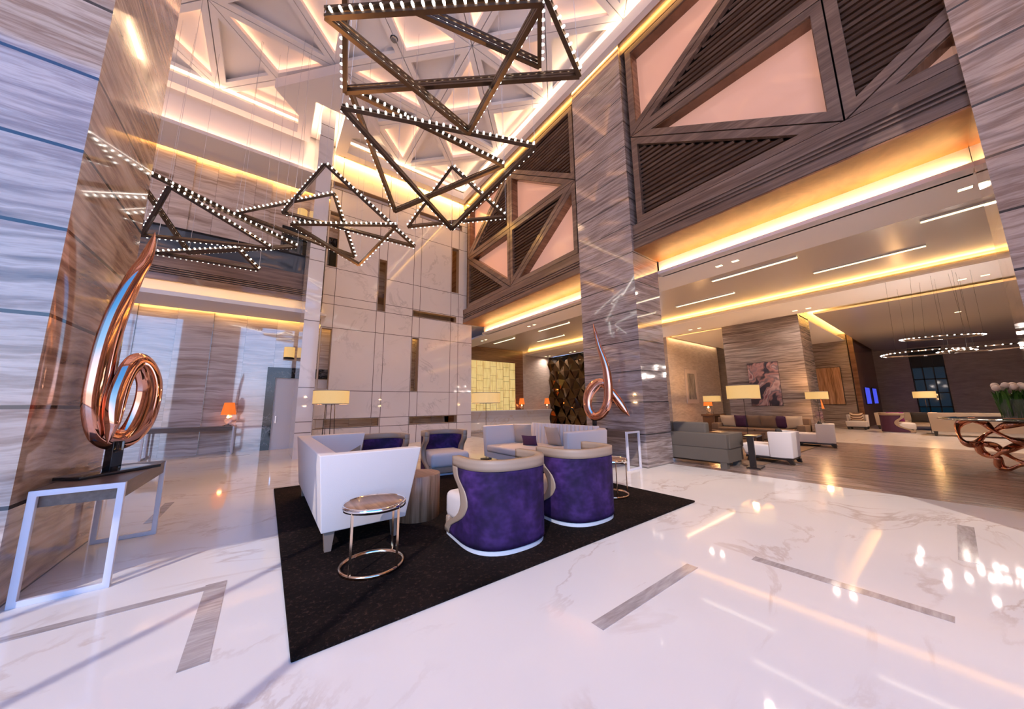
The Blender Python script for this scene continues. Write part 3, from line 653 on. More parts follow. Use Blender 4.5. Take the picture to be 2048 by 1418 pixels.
def cushion(label, loc, size, mt, rot=(0, 0, 0), grp=None):
    mb = MB(); w_, h_, t_ = size; n_ = 8; vs = []; fs = []
    for s_ in (1, -1):
        for i in range(n_ + 1):
            for j in range(n_ + 1):
                u_, v_ = i / n_ * 2 - 1, j / n_ * 2 - 1
                k_ = (1 - abs(u_) ** 3) * (1 - abs(v_) ** 3)
                pin = 1 - .07 * (1 - abs(u_) ** 2) * abs(v_) - .07 * (1 - abs(v_) ** 2) * abs(u_)
                vs.append((u_ * w_ / 2 * pin, s_ * t_ / 2 * k_ ** .5 if k_ > 0 else 0, v_ * h_ / 2 * pin))
    m_ = (n_ + 1) ** 2
    for s_ in (0, 1):
        for i in range(n_):
            for j in range(n_):
                a_ = s_ * m_ + i * (n_ + 1) + j; q = (a_, a_ + 1, a_ + n_ + 2, a_ + n_ + 1); fs.append(q if s_ else q[::-1])
    mb.add(vs, fs, True); o_ = mb.build('cushion', mt); o_.location = loc; o_.rotation_euler = rot; tag(o_, label, 'cushion', grp); return o_
cushion('brown cushion peeping over the arm of the left white sofa', (.86, 4.55, .72), (.5, .5, .16), 'brown_fabric', (.2, .35, PI / 2 + .5))
cushion('second brown cushion just behind the first in the left white sofa', (.92, 4.95, .70), (.45, .42, .14), 'brown_wood', (.2, .3, PI / 2 + .3))

# white sofa, right: channel back, curved corners, opens to -X
t_ = thing('sofa', 'white channel-backed sofa on the far side of the rug with cushions', 'sofa', (4.72, 4.55, .028))
outer = [(0, 0), (1.15, 0), (1.42, .2), (1.5, .6), (1.5, 2.5), (1.42, 2.85), (1.15, 3.05), (0, 3.05)]
inner = [(0, 2.92), (1.1, 2.92), (1.3, 2.76), (1.37, 2.5), (1.37, .6), (1.3, .3), (1.1, .13), (0, .13)]
mb = MB(); n_ = 8; A_ = [(x, y, .14) for x, y in outer + inner[::-1]]; B_ = [(x + (.02 if x > 1 else -.03), y + (.04 if y > 2.9 else (-.04 if y < .1 else 0)), .93) for x, y in outer] + [(x, y, .93) for x, y in inner[::-1]]
fs = []
for i in range(n_ - 1):
    fs += [(i, i + 1, 16 + i + 1, 16 + i), (8 + i, 16 + 8 + i, 16 + 9 + i, 9 + i), (16 + i, 17 + i, 16 + 9 + i, 16 + 8 + i), (i, 8 + i, 9 + i, i + 1)]
fs += [(0, 16, 24, 8), (7, 15, 31, 23)]
mb.add(A_ + B_, fs); mb.build('backrest', 'white_fabric', t_, bevel=.03)
for k in range(17):
    y = .42 + k * .135
    MB().cyl((1.35, y, .36), (1.37, y, .97), .075, .075, 14).build('back_channel', 'white_fabric', t_, bevel=.02)
MB().box(.0, 1.36, .13, 2.92, .14, .28).build('seat_frame', 'white_fabric', t_)
for y0, y1 in ((.14, 1.5), (1.51, 2.9)): MB().box(-.03, 1.3, y0, y1, .28, .45).build('seat_cushion', 'white_fabric', t_, bevel=.05)
for x in (.1, 1.3):
    for y in (.12, 2.9): MB().cyl((x, y, 0), (x, y, .15), .025, .035).build('leg', 'oak_leg', t_)
cushion('tan cushion leaning in the corner of the channel-backed sofa', (5.65, 7.1, .72), (.52, .52, .16), 'beige_fabric', (-.25, 0, PI / 2 + .5))
cushion('small dark purple lumbar cushion on the channel-backed sofa', (5.42, 6.55, .60), (.42, .27, .12), 'plum_fabric', (-.3, 0, PI / 2 + .4))
cushion('tan cushion in front of the channels, right of the purple one', (5.86, 6.15, .70), (.5, .5, .16), 'beige_fabric', (-.3, 0, PI / 2))

# wire side tables
def side_table(label, loc, grp='round side tables with a metal ring base'):
    t_ = thing('side_table', label, 'side table', loc, 0, grp)
    MB().lathe([(0, .535), (.272, .535), (.272, .562), (0, .562)], n=48).build('table_top', 'walnut_top', t_)
    MB().lathe([(.272, .525), (.285, .525), (.285, .57), (.272, .57), (.272, .525)], n=48).build('rim', 'chrome', t_)
    MB().lathe([(.268, 0), (.285, 0), (.285, .03), (.268, .03), (.268, 0)], n=48).build('base_ring', 'brass', t_)
    for a_ in (.6, 2.15, 3.75, 5.3):
        c_, s_ = math.cos(a_) * .277, math.sin(a_) * .277
        MB().box(c_ - .01, c_ + .01, s_ - .006, s_ + .006, .02, .54).build('leg', 'brass', t_)
    return t_
st_ = side_table('round side table with a walnut top and metal ring base beside the white sofa arm', (.92, 3.47, .028))
clone(st_, (4.66, 3.56, .028), .4, 'copper ring-based side table half hidden behind the right purple armchair')
# drum coffee table
t_ = thing('drum_table', 'round solid walnut drum table between the left sofa and the armchairs', 'coffee table', (1.76, 4.56, .028))
MB().lathe([(0, 0), (.30, 0), (.30, .545), (.292, .555)], n=48).build('drum_body', 'walnut_slats', t_)
MB().lathe([(.292, .555), (0, .556)], n=48).build('table_top', 'walnut_top', t_)
t_ = thing('drum_table', 'low walnut drum table in front of the channel-backed sofa', 'coffee table', (3.55, 5.3, .028))
MB().lathe([(0, 0), (.55, 0), (.55, .36), (.54, .37)], n=48).build('drum_body', 'walnut_slats', t_); MB().lathe([(.54, .37), (0, .371)], n=48).build('table_top', 'walnut_top', t_)

# consoles
def console(label, loc, rz, L_, H_=.86):
    t_ = thing('console_table', label, 'console table', loc, rz)
    MB().box(.0, .50, .03, L_ - .03, H_ - .14, H_ - .015).build('table_top', 'console_wood', t_)
    MB().box(-.005, .505, .0, L_, H_ - .015, H_).build('top_panel', 'console_wood', t_)
    for y in (-.02, L_ - .025):
        MB().ring([(-.01, 0), (.51, 0), (.51, H_), (-.01, H_)], [(.035, .045), (.465, .045), (.465, H_ - .045), (.035, H_ - .045)], lambda a_, b_: (a_, y, b_), lambda a_, b_: (a_, y + .045, b_)).build('leg_frame', 'white_metal', t_, bevel=.003)
    return t_
console('wooden console with white frame legs beside the left stone column', (-1.46, 4.54, 0), 0, 1.5)
console('wooden console with a white frame leg against the centre stone column', (6.62, 4.55, 0), 0, 1.5)
c3 = console('grey console with metal frame legs against the back stone wall', (-2.86, 15.02, 0), -PI / 2, 2.05, .91)

# sculptures
def sculpture(label, base, z, u, path, th, yoff):
    t_ = thing('sculpture', label, 'sculpture', (base[0], base[1], z), math.atan2(u[1], u[0]))
    # resample the centre line smoothly
    P_ = [(a_, b_ - z, c_) for a_, b_, c_ in path]; R_ = []
    for i in range(len(P_) - 1):
        p0, p1, p2, p3 = P_[max(i - 1, 0)], P_[i], P_[i + 1], P_[min(i + 2, len(P_) - 1)]
        for k in range(4):
            f = k / 4; R_.append(tuple(.5 * ((2 * p1[q]) + (-p0[q] + p2[q]) * f + (2 * p0[q] - 5 * p1[q] + 4 * p2[q] - p3[q]) * f * f + (-p0[q] + 3 * p1[q] - 3 * p2[q] + p3[q]) * f ** 3) for q in range(3)))
    R_.append(P_[-1]); R_ = [(a_, b_, c_ * (1 + .3 * min(1, max(0, (i / len(R_) - .4) * 5)) * (1 if i / len(R_) < .93 else .3))) for i, (a_, b_, c_) in enumerate(R_)]; m_ = len(R_); n_ = 20; vs = []; fs = []
    for i, (s_, zz, wd) in enumerate(R_):
        a_ = R_[max(i - 1, 0)]; b_ = R_[min(i + 1, m_ - 1)]; dx, dz = b_[0] - a_[0], b_[1] - a_[1]; l_ = math.hypot(dx, dz) or 1; nx, nz = -dz / l_, dx / l_
        f = i / (m_ - 1); yo = yoff(f); tt = th * min(1, wd / .05)
        tw = 0.0
        for k in range(n_):
            an = 2 * PI * k / n_; ca, sa = math.cos(an), math.sin(an)
            cx = math.copysign(abs(ca) ** .8, ca) * wd * 1.12; cy = math.copysign(abs(sa) ** 1.9, sa) * tt
            cx2, cy2 = cx * math.cos(tw) - cy * math.sin(tw) * .5, cy * math.cos(tw) + cx * math.sin(tw)
            vs.append((s_ + nx * cx2, yo + cy2, zz + nz * cx2))
    for i in range(m_ - 1): fs += [(i * n_ + k, i * n_ + (k + 1) % n_, (i + 1) * n_ + (k + 1) % n_, (i + 1) * n_ + k) for k in range(n_)]
    mb = MB(); mb.add(vs, fs, True); mb.build('copper_loop', 'copper', t_, sub=1)
    lo = min(p[1] for p in P_); P_ = P_[:int(len(P_) * .6)]; lo = min(p[1] for p in P_); xl = [p for p in P_ if p[1] == lo][0]
    MB().box(xl[0] - .05, xl[0] + .05, -.04, .04, .03, max(.12, xl[1] - .01)).build('neck_block', 'black_gloss', t_, bevel=.004)
    return t_, xl[0]
LP = [(0.025, 3.547, .004), (0.011, 3.386, .031), (-.027, 3.169, .053), (-.084, 2.995, .066), (-.143, 2.744, .082), (-.193, 2.489, .093), (-.224, 2.25, .098), (-.239, 2.04, .1), (-.244, 1.819, .102), (-.252, 1.603, .095), (-.224, 1.408, .088), (-.156, 1.253, .085), (-.038, 1.19, .085), (.084, 1.222, .095), (.175, 1.371, .105), (.207, 1.59, .098), (.188, 1.792, .094), (.11, 1.949, .088), (.022, 2.009, .078), (-.054, 1.95, .064), (-.107, 1.811, .059), (-.139, 1.66, .061), (-.156, 1.513, .057), (-.168, 1.387, .046), (-.179, 1.264, .029), (-.19, 1.169, .003)]
RP = [(-0.173, 3.599, 0.007), (-0.14, 3.415, 0.034), (-0.093, 3.195, 0.049), (-0.038, 2.931, 0.062), (0.039, 2.669, 0.076), (0.102, 2.39, 0.09), (0.126, 2.095, 0.099), (0.126, 1.827, 0.102), (0.101, 1.584, 0.102), (0.023, 1.365, 0.102), (-0.119, 1.211, 0.092), (-0.279, 1.177, 0.086), (-0.398, 1.322, 0.087), (-0.433, 1.548, 0.085), (-0.376, 1.775, 0.095), (-0.239, 1.952, 0.102), (-0.075, 2.025, 0.083), (0.056, 1.963, 0.071), (0.18, 1.803, 0.063), (0.279, 1.647, 0.069), (0.377, 1.493, 0.072), (0.473, 1.341, 0.058), (0.549, 1.225, 0.023), (0.577, 1.189, 0.003)]
sL, x_ = sculpture('tall polished copper loop sculpture on the left console', (-1.2, 5.3), .86, (.6, .8), LP, .07, lambda f: .03 + (.0 if f < .5 else -.13 * (f - .5) / .5))
MB().box(x_ - .36, x_ + .34, -.15, .15, 0, .03).build('base_plate', 'black_gloss', sL, bevel=.003)
sR, x_ = sculpture('slender copper loop sculpture on the console by the centre column', (6.88, 5.3), .86, (.4, -.92), RP, .06, lambda f: (-.06 if f < .45 else -.06 + .14 * (f - .45) / .55))
MB().box(x_ - .3, x_ + .3, -.13, .13, 0, .03).build('base_plate', 'black_gloss', sR, bevel=.003)

# floor lamps
def floor_lamp(label, loc, r, h0, h1, rods, grp='drum-shaded floor lamps'):
    t_ = thing('floor_lamp', label, 'floor lamp', loc, 0, grp)
    MB().lathe([(r, h0), (r, h1)], n=40).build('lamp_shade', 'lamp_linen', t_)
    MB().lathe([(r + .004, h0 - .008), (r + .004, h0 + .008), (r - .01, h0 + .008), (r - .01, h0 - .008), (r + .004, h0 - .008)], n=40).lathe([(r + .004, h1 - .008), (r + .004, h1 + .008), (r - .01, h1 + .008), (r - .01, h1 - .008), (r + .004, h1 - .008)], n=40).build('shade_rim', 'tan_leather', t_)
    MB().lathe([(0, h0 - .012), (r * .45, h0 - .012), (r * .45, h0), (0, h0)], n=32).build('diffuser_disc', 'black_metal', t_)
    for a_, b_ in rods: MB().cyl((a_ * .6, b_ * .6, h0), (a_, b_, .015), .008, .008, 8).build('pole', 'black_metal', t_)
    MB().lathe([(0, 0), (max(.16, abs(rods[0][0]) + .03), 0), (max(.16, abs(rods[0][0]) + .03), .018), (0, .018)], n=32).build('base', 'black_metal', t_)
    l = bpy.data.lights.new('lamp_bulb', 'POINT'); l.energy = 55; l.color = (1, .55, .22); l.shadow_soft_size = .08
    for zz in (h0 + .03, h1 - .03):
        o_ = bpy.data.objects.new('lamp_glow', l); C.objects.link(o_); o_.location = (loc[0], loc[1], zz)
floor_lamp('floor lamp on three thin rods behind the left white sofa', (1.19, 8.55, 0), .37, 1.57, 1.87, [(-.17, .0), (.04, .15), (.12, -.1)])
floor_lamp('floor lamp with a single pole behind the channel-backed sofa', (5.1, 8.1, 0), .41, 1.56, 1.85, [(0, 0)])
floor_lamp('largest lounge floor lamp, in front of the abstract painting', (12.2, 4.0, .02), .44, 1.58, 2.0, [(0, 0)])
floor_lamp('floor lamp at the right edge of the striped stone pier', (16.4, 3.03, 0), .32, 1.57, 1.84, [(0, 0)])
floor_lamp('small distant floor lamp in front of the framed print wall', (17.8, 7.2, 0), .38, 1.53, 1.82, [(0, 0)])
floor_lamp('floor lamp behind the beige sofa before the dark window', (24.0, .77, 0), .34, 1.575, 1.87, [(0, 0)])

# orange table lamps
def table_lamp(label, loc, s_=1.):
    t_ = thing('table_lamp', label, 'table lamp', loc, 0, 'orange-shaded table lamps')
    MB().lathe([(.15 * s_, .28 * s_), (.10 * s_, .58 * s_)], n=28).build('lamp_shade', 'orange_silk', t_)
    MB().lathe([(0, 0), (.09 * s_, 0), (.09 * s_, .02 * s_), (.03 * s_, .04 * s_), (.06 * s_, .1 * s_), (.075 * s_, .15 * s_), (.03 * s_, .2 * s_), (.015 * s_, .3 * s_), (0, .3 * s_)], n=24).build('lamp_base', 'crystal', t_)
    l = bpy.data.lights.new('lamp_bulb', 'POINT'); l.energy = 5; l.color = (1, .35, .1); l.shadow_soft_size = .05
    o_ = bpy.data.objects.new('lamp_glow', l); C.objects.link(o_); o_.location = (loc[0], loc[1], loc[2] + .22 * s_)
table_lamp('orange table lamp on the console at the back stone wall', (-1.0, 14.75, .91), 1.35)
table_lamp('orange table lamp left on the reception wall ledge beside the onyx panel', (13.95, 17.6, 1.15), 1.35)
table_lamp('orange table lamp beside the faceted mirror wall', (15.9, 17.2, 1.15), 1.35)
table_lamp('orange table lamp on the dark desk below the framed print', (19.0, 7.9, .9), 1.5)
table_lamp('tall amber table lamp right of the striped stone pier', (20.4, 3.85, .62), 1.9)
for x, y, h, lb in ((13.95, 17.6, 1.15, 'narrow dark stand under the left reception lamp'), (15.9, 17.2, 1.15, 'narrow dark stand under the lamp by the mirror wall'), (20.4, 3.85, .62, 'small dark cabinet under the amber lamp by the stone pier')):
    q_ = thing('lamp_stand', lb, 'stand', (x, y, 0)); MB().box(-.22, .22, -.22, .22, h - .04, h).build('table_top', 'brown_wood', q_); MB().box(-.19, .19, -.19, .19, 0, h - .04).build('body', 'black_wood', q_)

# wall sconces on the back wall, seen left of the white column
for z, lb in ((3.35, 'lower lit drum sconce on the back wall left of the white column'), (9.05, 'upper lit drum sconce on the gallery wall')):
    t_ = thing('wall_sconce', lb, 'wall lamp', (.55, 14.9, z)); MB().lathe([(.17, 0), (.17, .42)], n=24).build('lamp_shade', 'lamp_linen', t_)
    MB().lathe([(0, -.02), (.172, -.02), (.172, .03)], n=24).build('shade_rim', 'black_metal', t_); MB().box(-.05, .05, 0, .16, .1, .3).build('wall_bracket', 'black_metal', t_)

# reception desk with a curved marble front
t_ = thing('reception_desk', 'long pale marble reception desk with a curved front before the glowing wall', 'desk', (7.9, 16.4, 0))
prof = [(.0, 0), (-.02, .1), (.04, .3), (.09, .5), (.08, .7), (.0, .9), (-.10, 1.05), (-.16, 1.14), (-.16, 1.19), (.25, 1.19), (.25, 0)]
for k in range(3):
    x0, x1 = [(0, 3.35), (3.35, 5.9), (5.9, 7.55)][k]
    MB().loft([(x0, a_, b_) for a_, b_ in prof], [(x1, a_, b_) for a_, b_ in prof]).build('marble_front', 'desk_marble', t_)
MB().box(0, 7.45, .25, .95, .72, .76).build('work_top', 'brown_wood', t_)

# lounge seating
t_ = thing('sofa', 'grey woven sofa with its back to the camera beside the centre column', 'sofa', (8.42, 3.2, .02))
MB().loft([(0.03, 0, .12), (.9, 0, .12), (.9, 2.3, .12), (.03, 2.3, .12)], [(0, 0, .42), (.9, 0, .42), (.9, 2.3, .42), (0, 2.3, .42)]).build('seat_frame', 'grey_fabric', t_)
MB().loft([(0, 0, .42), (.22, 0, .42), (.22, 2.3, .42), (0, 2.3, .42)], [(-.06, -.03, .76), (.2, -.03, .76), (.2, 2.33, .76), (-.06, 2.33, .76)]).build('backrest', 'grey_fabric', t_, bevel=.02)
for y0 in (0, 2.08): MB().box(.1, .9, y0 - .03, y0 + .25, .42, .76).build('armrest', 'grey_fabric', t_, bevel=.02)
for y0 in (.45, 1.3): MB().box(.08, .3, y0, y0 + .8, .46, 1.0).build('back_cushion', 'grey_fabric', t_, bevel=.04)
for y0 in (.26, 1.16): MB().box(.25, .92, y0, y0 + .88, .42, .54).build('seat_cushion', 'grey_fabric', t_, bevel=.03)
for x in (.04, .74):
    for y in (.05, 2.13): MB().box(x, x + .14, y, y + .14, -.02, .13).build('leg', 'grey_fabric', t_)
def lounge_chair(label, loc, rz, fab='white_fabric'):
    t_ = thing('lounge_chair', label, 'armchair', loc, rz, 'white lounge armchairs on black bases')
    O = [(-.36, .30), (-.36, -.22), (-.30, -.36), (.30, -.36), (.36, -.22), (.36, .30), (.27, .30), (.27, -.17), (.22, -.26), (-.22, -.26), (-.27, -.17), (-.27, .30)]
    hh = [.44, .74, .76, .76, .74, .44, .44, .72, .74, .74, .72, .44]
    O2 = [(-.36, -.0), (-.36, -.22), (-.30, -.36), (.30, -.36), (.36, -.22), (.36, -.0), (.27, -.0), (.27, -.17), (.22, -.26), (-.22, -.26), (-.27, -.17), (-.27, .0)]
    mb = MB(); n_ = 12; A_ = [(x, y, .14) for x, y in O2]; B_ = [(x * 1.04, y * 1.05, .75) for x, y in O2]
    fs = [(i, (i + 1) % n_, n_ + (i + 1) % n_, n_ + i) for i in range(n_)] + [(i, i + 1, 10 - i, 11 - i) for i in range(5)] + [(12 + i, 23 - i, 22 - i, 13 + i) for i in range(5)]
    mb.add(A_ + B_, fs); mb.build('backrest', fab, t_, bevel=.02)
    MB().loft([(-.34, -.3, .14), (.34, -.3, .14), (.34, .42, .14), (-.34, .42, .14)], [(-.34, -.3, .42), (.34, -.3, .42), (.36, .50, .43), (-.36, .50, .43)]).build('seat_cushion', fab, t_, bevel=.04)
    MB().box(-.33, .33, -.34, .42, .10, .145).build('base', 'black_wood', t_)
    for x in (-.28, .28):
        for y in (-.3, .34): MB().loft([(x - .03, y - .03 + .04 * (1 if y > 0 else -1), 0), (x + .03, y - .03 + .04 * (1 if y > 0 else -1), 0), (x + .03, y + .03 + .04 * (1 if y > 0 else -1), 0), (x - .03, y + .03 + .04 * (1 if y > 0 else -1), 0)], [(x - .05, y - .05, .10), (x + .05, y - .05, .10), (x + .05, y + .05, .10), (x - .05, y + .05, .10)]).build('leg', 'black_wood', t_)
    t_.scale = (1.08, 1.22, 1.0)
    return t_
lc1 = lounge_chair('white lounge chair on a black base nearest the camera, with a dark cushion', (10.35, 2.86, .02), .0)
clone(lc1, (14.95, 2.9, .0), .15, 'white lounge chair on a black base farther back beside the stone pier')
clone(lc1, (25.3, 3.2, .0), PI / 2, 'distant white chair with a chevron cushion at the far stone wall')
cushion('dark cushion on the nearer white lounge chair', (10.4, 2.72, .66), (.4, .36, .14), 'dark_fabric', (-.2, 0, .1))
cushion('dark cushion on the farther white lounge chair', (14.97, 2.78, .66), (.4, .36, .14), 'dark_fabric', (-.2, 0, .2))
cushion('brown and cream chevron cushion on the distant chair', (25.2, 3.2, .66), (.5, .44, .14), 'chevron_fabric', (-.15, 0, PI / 2))
t_ = thing('accent_table', 'slim black slab side table beside the nearer white lounge chair', 'side table', (8.95, 2.9, 0), .1)
MB().box(-.03, .03, -.06, .06, .04, .70).build('side_panel', 'black_wood', t_); MB().box(-.03, .5, -.13, .13, .70, .73).build('table_top', 'black_wood', t_); MB().box(-.03, .45, -.13, .13, 0, .035).build('base', 'black_wood', t_)
# brown sofa under the painting
t_ = thing('sofa', 'long brown sofa with many cushions under the abstract painting', 'sofa', (15.5, 3.3, 0))
MB().box(.0, .95, 0, 3.1, .12, .36).build('seat_frame', 'brown_fabric', t_, bevel=.02); MB().box(.72, .98, 0, 3.1, .36, .85).build('backrest', 'brown_fabric', t_, bevel=.03)
for y0 in (0, 2.85): MB().box(.05, .95, y0, y0 + .25, .36, .62).build('armrest', 'brown_fabric', t_, bevel=.02)
for y0 in (.26, 1.56): MB().box(.0, .74, y0, y0 + 1.28, .36, .46).build('seat_cushion', 'cream_fabric' if 0 else 'brown_fabric', t_, bevel=.03)
for x in (.05, .85):
    for y in (.1, 2.95): MB().box(x, x + .07, y - .04, y + .04, 0, .12).build('leg', 'black_wood', t_)
for y, mt_, lb, w_ in ((5.95, 'cream_fabric', 'pale cushion at the left end of the brown sofa', .55), (5.45, 'plum_fabric', 'dark plum cushion second from the left on the brown sofa', .45), (5.0, 'brown_fabric', 'brown cushion left of centre on the brown sofa', .55),
                       (4.5, 'brown_fabric', 'brown cushion right of centre on the brown sofa', .55), (4.1, 'plum_fabric', 'dark plum cushion second from the right on the brown sofa', .45), (3.72, 'cream_fabric', 'pale cushion at the right end of the brown sofa', .55)):
    cushion(lb, (16.08 + random.uniform(-.04, .04), y, .71), (w_, .5, .16), mt_, (-.22, 0, PI / 2), 'cushions along the brown sofa')
t_ = thing('coffee_table', 'low brown wooden coffee table in front of the brown sofa', 'coffee table', (13.2, 4.1, .02))
MB().box(0, .9, 0, 1.5, .34, .40).build('table_top', 'brown_wood', t_, bevel=.005)
for x in (.02, .72):
    for y in (.05, 1.2): MB().box(x, x + .16, y, y + .25, 0, .34).build('leg', 'brown_wood', t_)
t_ = thing('writing_desk', 'dark desk below the framed print', 'desk', (18.4, 7.45, 0))
MB().box(0, 1.6, 0, .6, .8, .9).build('table_top', 'brown_wood', t_)
for x in (.05, 1.45): MB().box(x, x + .1, .05, .55, 0, .8).build('leg', 'brown_wood', t_)
# pictures
t_ = thing('framed_print', 'tall narrow framed print on the plaster wall left of the stone pier', 'picture', (19.2, 8.77, 2.4))
MB().ring([(-.68, -.95), (.68, -.95), (.68, .95), (-.68, .95)], [(-.48, -.72), (.48, -.72), (.48, .72), (-.48, .72)], lambda a_, b_: (a_, -.05, b_), lambda a_, b_: (a_, 0, b_)).build('picture_frame', 'frame_wood', t_); MB().box(-.48, .48, -.03, -.01, -.72, .72).build('print', 'print_paint', t_)
t_ = thing('abstract_painting', 'large abstract painting of pink and grey folds on the striped stone pier', 'painting', (17.04, 4.75, 2.25))
MB().box(-.03, 0, -.54, .54, -.92, .92).build('canvas', 'painting_paint', t_, bevel=.004); MB().box(-.02, 0, -.55, .55, -.93, .93).build('stretcher_frame', 'black_wood', t_)
t_ = thing('abstract_painting', 'brown vertical picture on the recessed stone wall behind the amber lamp', 'painting', (26.78, 4.3, 2.3))
MB().box(-.04, 0, -.55, .55, -1.0, 1.15).build('canvas', 'walnut_slats', t_); MB().box(-.03, 0, -.58, .58, -1.03, 1.18).build('stretcher_frame', 'black_wood', t_)
for x, lb in ((29.2, 'left blue lit screen on the dark timber wall'), (32.2, 'right blue lit screen on the dark timber wall')):
    t_ = thing('wall_screen_panel', lb, 'screen', (x, 3.07, 1.78), 0, 'blue lit screens on the dark timber wall'); MB().box(-.85, .85, -.03, -.01, -.48, .48).build('display', 'screen_blue', t_); MB().box(-.9, .9, -.02, 0, -.52, .52).build('screen_frame', 'black_metal', t_)
# far right seating
u_sofa('long beige sofa with its back to the camera at the far right', (22.4, -3.4, 0), 0, 1.0, 4.1, .95, .2, 'beige_fabric', 'black_wood', flare=.04)
ac2 = armchair('plum and tan barrel armchair with a white seat left of the beige sofa', (23.6, 1.75, 0), PI + .25, 'purple barrel armchairs in the far lounge', 'plum_fabric')
cushion('magenta cushion on the far sofa beside the plum armchair', (25.9, 1.9, .66), (.6, .5, .16), 'magenta_fabric', (-.2, 0, PI / 2))
cushion('dark cushion right of the magenta one on the far sofa', (25.9, 1.1, .64), (.6, .5, .16), 'dark_fabric', (-.2, 0, PI / 2))
u_sofa('pale sofa facing the camera behind the plum armchair', (27.2, 2.6, 0), PI, 1.2, 3.2, .85, .2, 'beige_fabric', 'black_wood', flare=.03)
# small pink and beige seat beyond the faceted mirror
u_sofa('small beige sofa glimpsed between the mirror wall and the centre column', (15.6, 12.2, 0), PI, .9, 1.6, .8, .14, 'cream_fabric', 'black_wood')
cushion('pink cushion on the small beige sofa by the centre column', (15.2, 11.2, .68), (.5, .45, .15), 'pink_fabric', (-.2, 0, PI / 2))
floor_lamp('small floor lamp glimpsed left of the copper sculpture by the centre column', (13.6, 11.3, 0), .35, 1.42, 1.68, [(0, 0)])

# round glass table with a looping copper base
t_ = thing('round_table', 'round dark glass table on a looping copper base at the right edge', 'table', (12.5, -1.0, 0))
MB().lathe([(0, 1.06), (1.27, 1.06), (1.30, 1.075), (1.27, 1.09), (0, 1.09)], n=64).build('table_top', 'dark_glass', t_)
loops = [[(-.18, 1.05), (-.03, .97), (.03, .84), (.02, .65), (-.05, .54), (-.17, .54), (-.31, .71), (-.48, .86), (-.6, .96), (-.79, 1.0), (-1.0, 1.05)],
         [(-.18, 1.05), (-.33, .98), (-.42, .84), (-.56, .71), (-.69, .63), (-1.0, .55)],
         [(-.2, .53), (-.22, .35), (-.34, .27), (-.43, .37), (-.53, .46), (-.73, .56), (-1.0, .6)],
         [(-.27, .54), (-.4, .49), (-.51, .35), (-.67, .23), (-1.0, .12)],
         [(-.41, .27), (-.41, .08), (-.51, .04), (-.67, .18), (-1.0, .3)]]
for lp in loops:
    full = [Vector((math.sin(i * 1.3) * .22, y + 1.0, z)) for i, (y, z) in enumerate(lp)]
    for mir in (1, -1):
        pts = []
        for i in range(len(full) - 1):
            p0, p1, p2, p3 = full[max(i - 1, 0)], full[i], full[i + 1], full[min(i + 2, len(full) - 1)]
            for k in range(5):
                f = k / 5; q = .5 * ((2 * p1) + (-p0 + p2) * f + (2 * p0 - 5 * p1 + 4 * p2 - p3) * f * f + (-p0 + 3 * p1 - 3 * p2 + p3) * f ** 3)
                pts.append((q.x * mir, q.y * mir, max(q.z, .04)))
        mb = MB(); mb.tube(pts, [.052 + .022 * math.sin(i * .35) for i in range(len(pts))], 12); mb.build('base_loop', 'copper', t_)
t_ = thing('glass_vase', 'square glass vase of green stems on the dark round table', 'vase', (12.35, -.98, 1.09))
mb = MB(); mb.loft([(-.22, -.40, 0), (.22, -.40, 0), (.22, .40, 0), (-.22, .40, 0)], [(-.24, -.44, .40), (.24, -.44, .40), (.24, .44, .40), (-.24, .44, .40)], cap=False); mb.build('glass_wall', 'vase_glass', t_)
MB().box(-.24, .24, -.42, .42, 0, .02).build('tray', 'brass', t_)
tl = thing('tulip', 'white tulip in the square glass vase', 'flower', (0, 0, 0), 0, 'white tulips in the glass vase')
MB().lathe([(0, .0), (.03, .01), (.052, .04), (.055, .08), (.04, .11), (.015, .125), (0, .12)], n=12).build('bloom', 'petal', tl)
MB().tube([(0, 0, .01), (.01, 0, -.2), (0, .01, -.56)], .008, 6).build('stem', 'leaf_green', tl)
mb = MB()
for a_ in (0, 2.1, 4.2):
    c_, s_ = math.cos(a_), math.sin(a_)
    mb.add([(c_ * .01, s_ * .01, -.5), (c_ * .04 - s_ * .025, s_ * .04 + c_ * .025, -.25), (c_ * .04 + s_ * .025, s_ * .04 - c_ * .025, -.25), (c_ * .07 - s_ * .02, s_ * .07 + c_ * .02, -.1), (c_ * .07 + s_ * .02, s_ * .07 - c_ * .02, -.1), (c_ * .11, s_ * .11, -.03)], [(0, 1, 2), (1, 3, 4, 2), (3, 5, 4)], True)
mb.build('leaf', 'leaf_green', tl)
k = 0
for i in range(4):
    for j in range(9):
        o_ = tl if k == 0 else copy_tree(tl); k += 1
        o_.location = (12.35 - .2 + i * .13 + random.uniform(-.02, .02), -.98 - .42 + j * .105 + random.uniform(-.02, .02), 1.68 + random.uniform(-.03, .03)); o_.rotation_euler = (random.uniform(-.12, .12), random.uniform(-.12, .12), random.uniform(0, 6))
        o_['label'] = 'white tulip in the square glass vase'

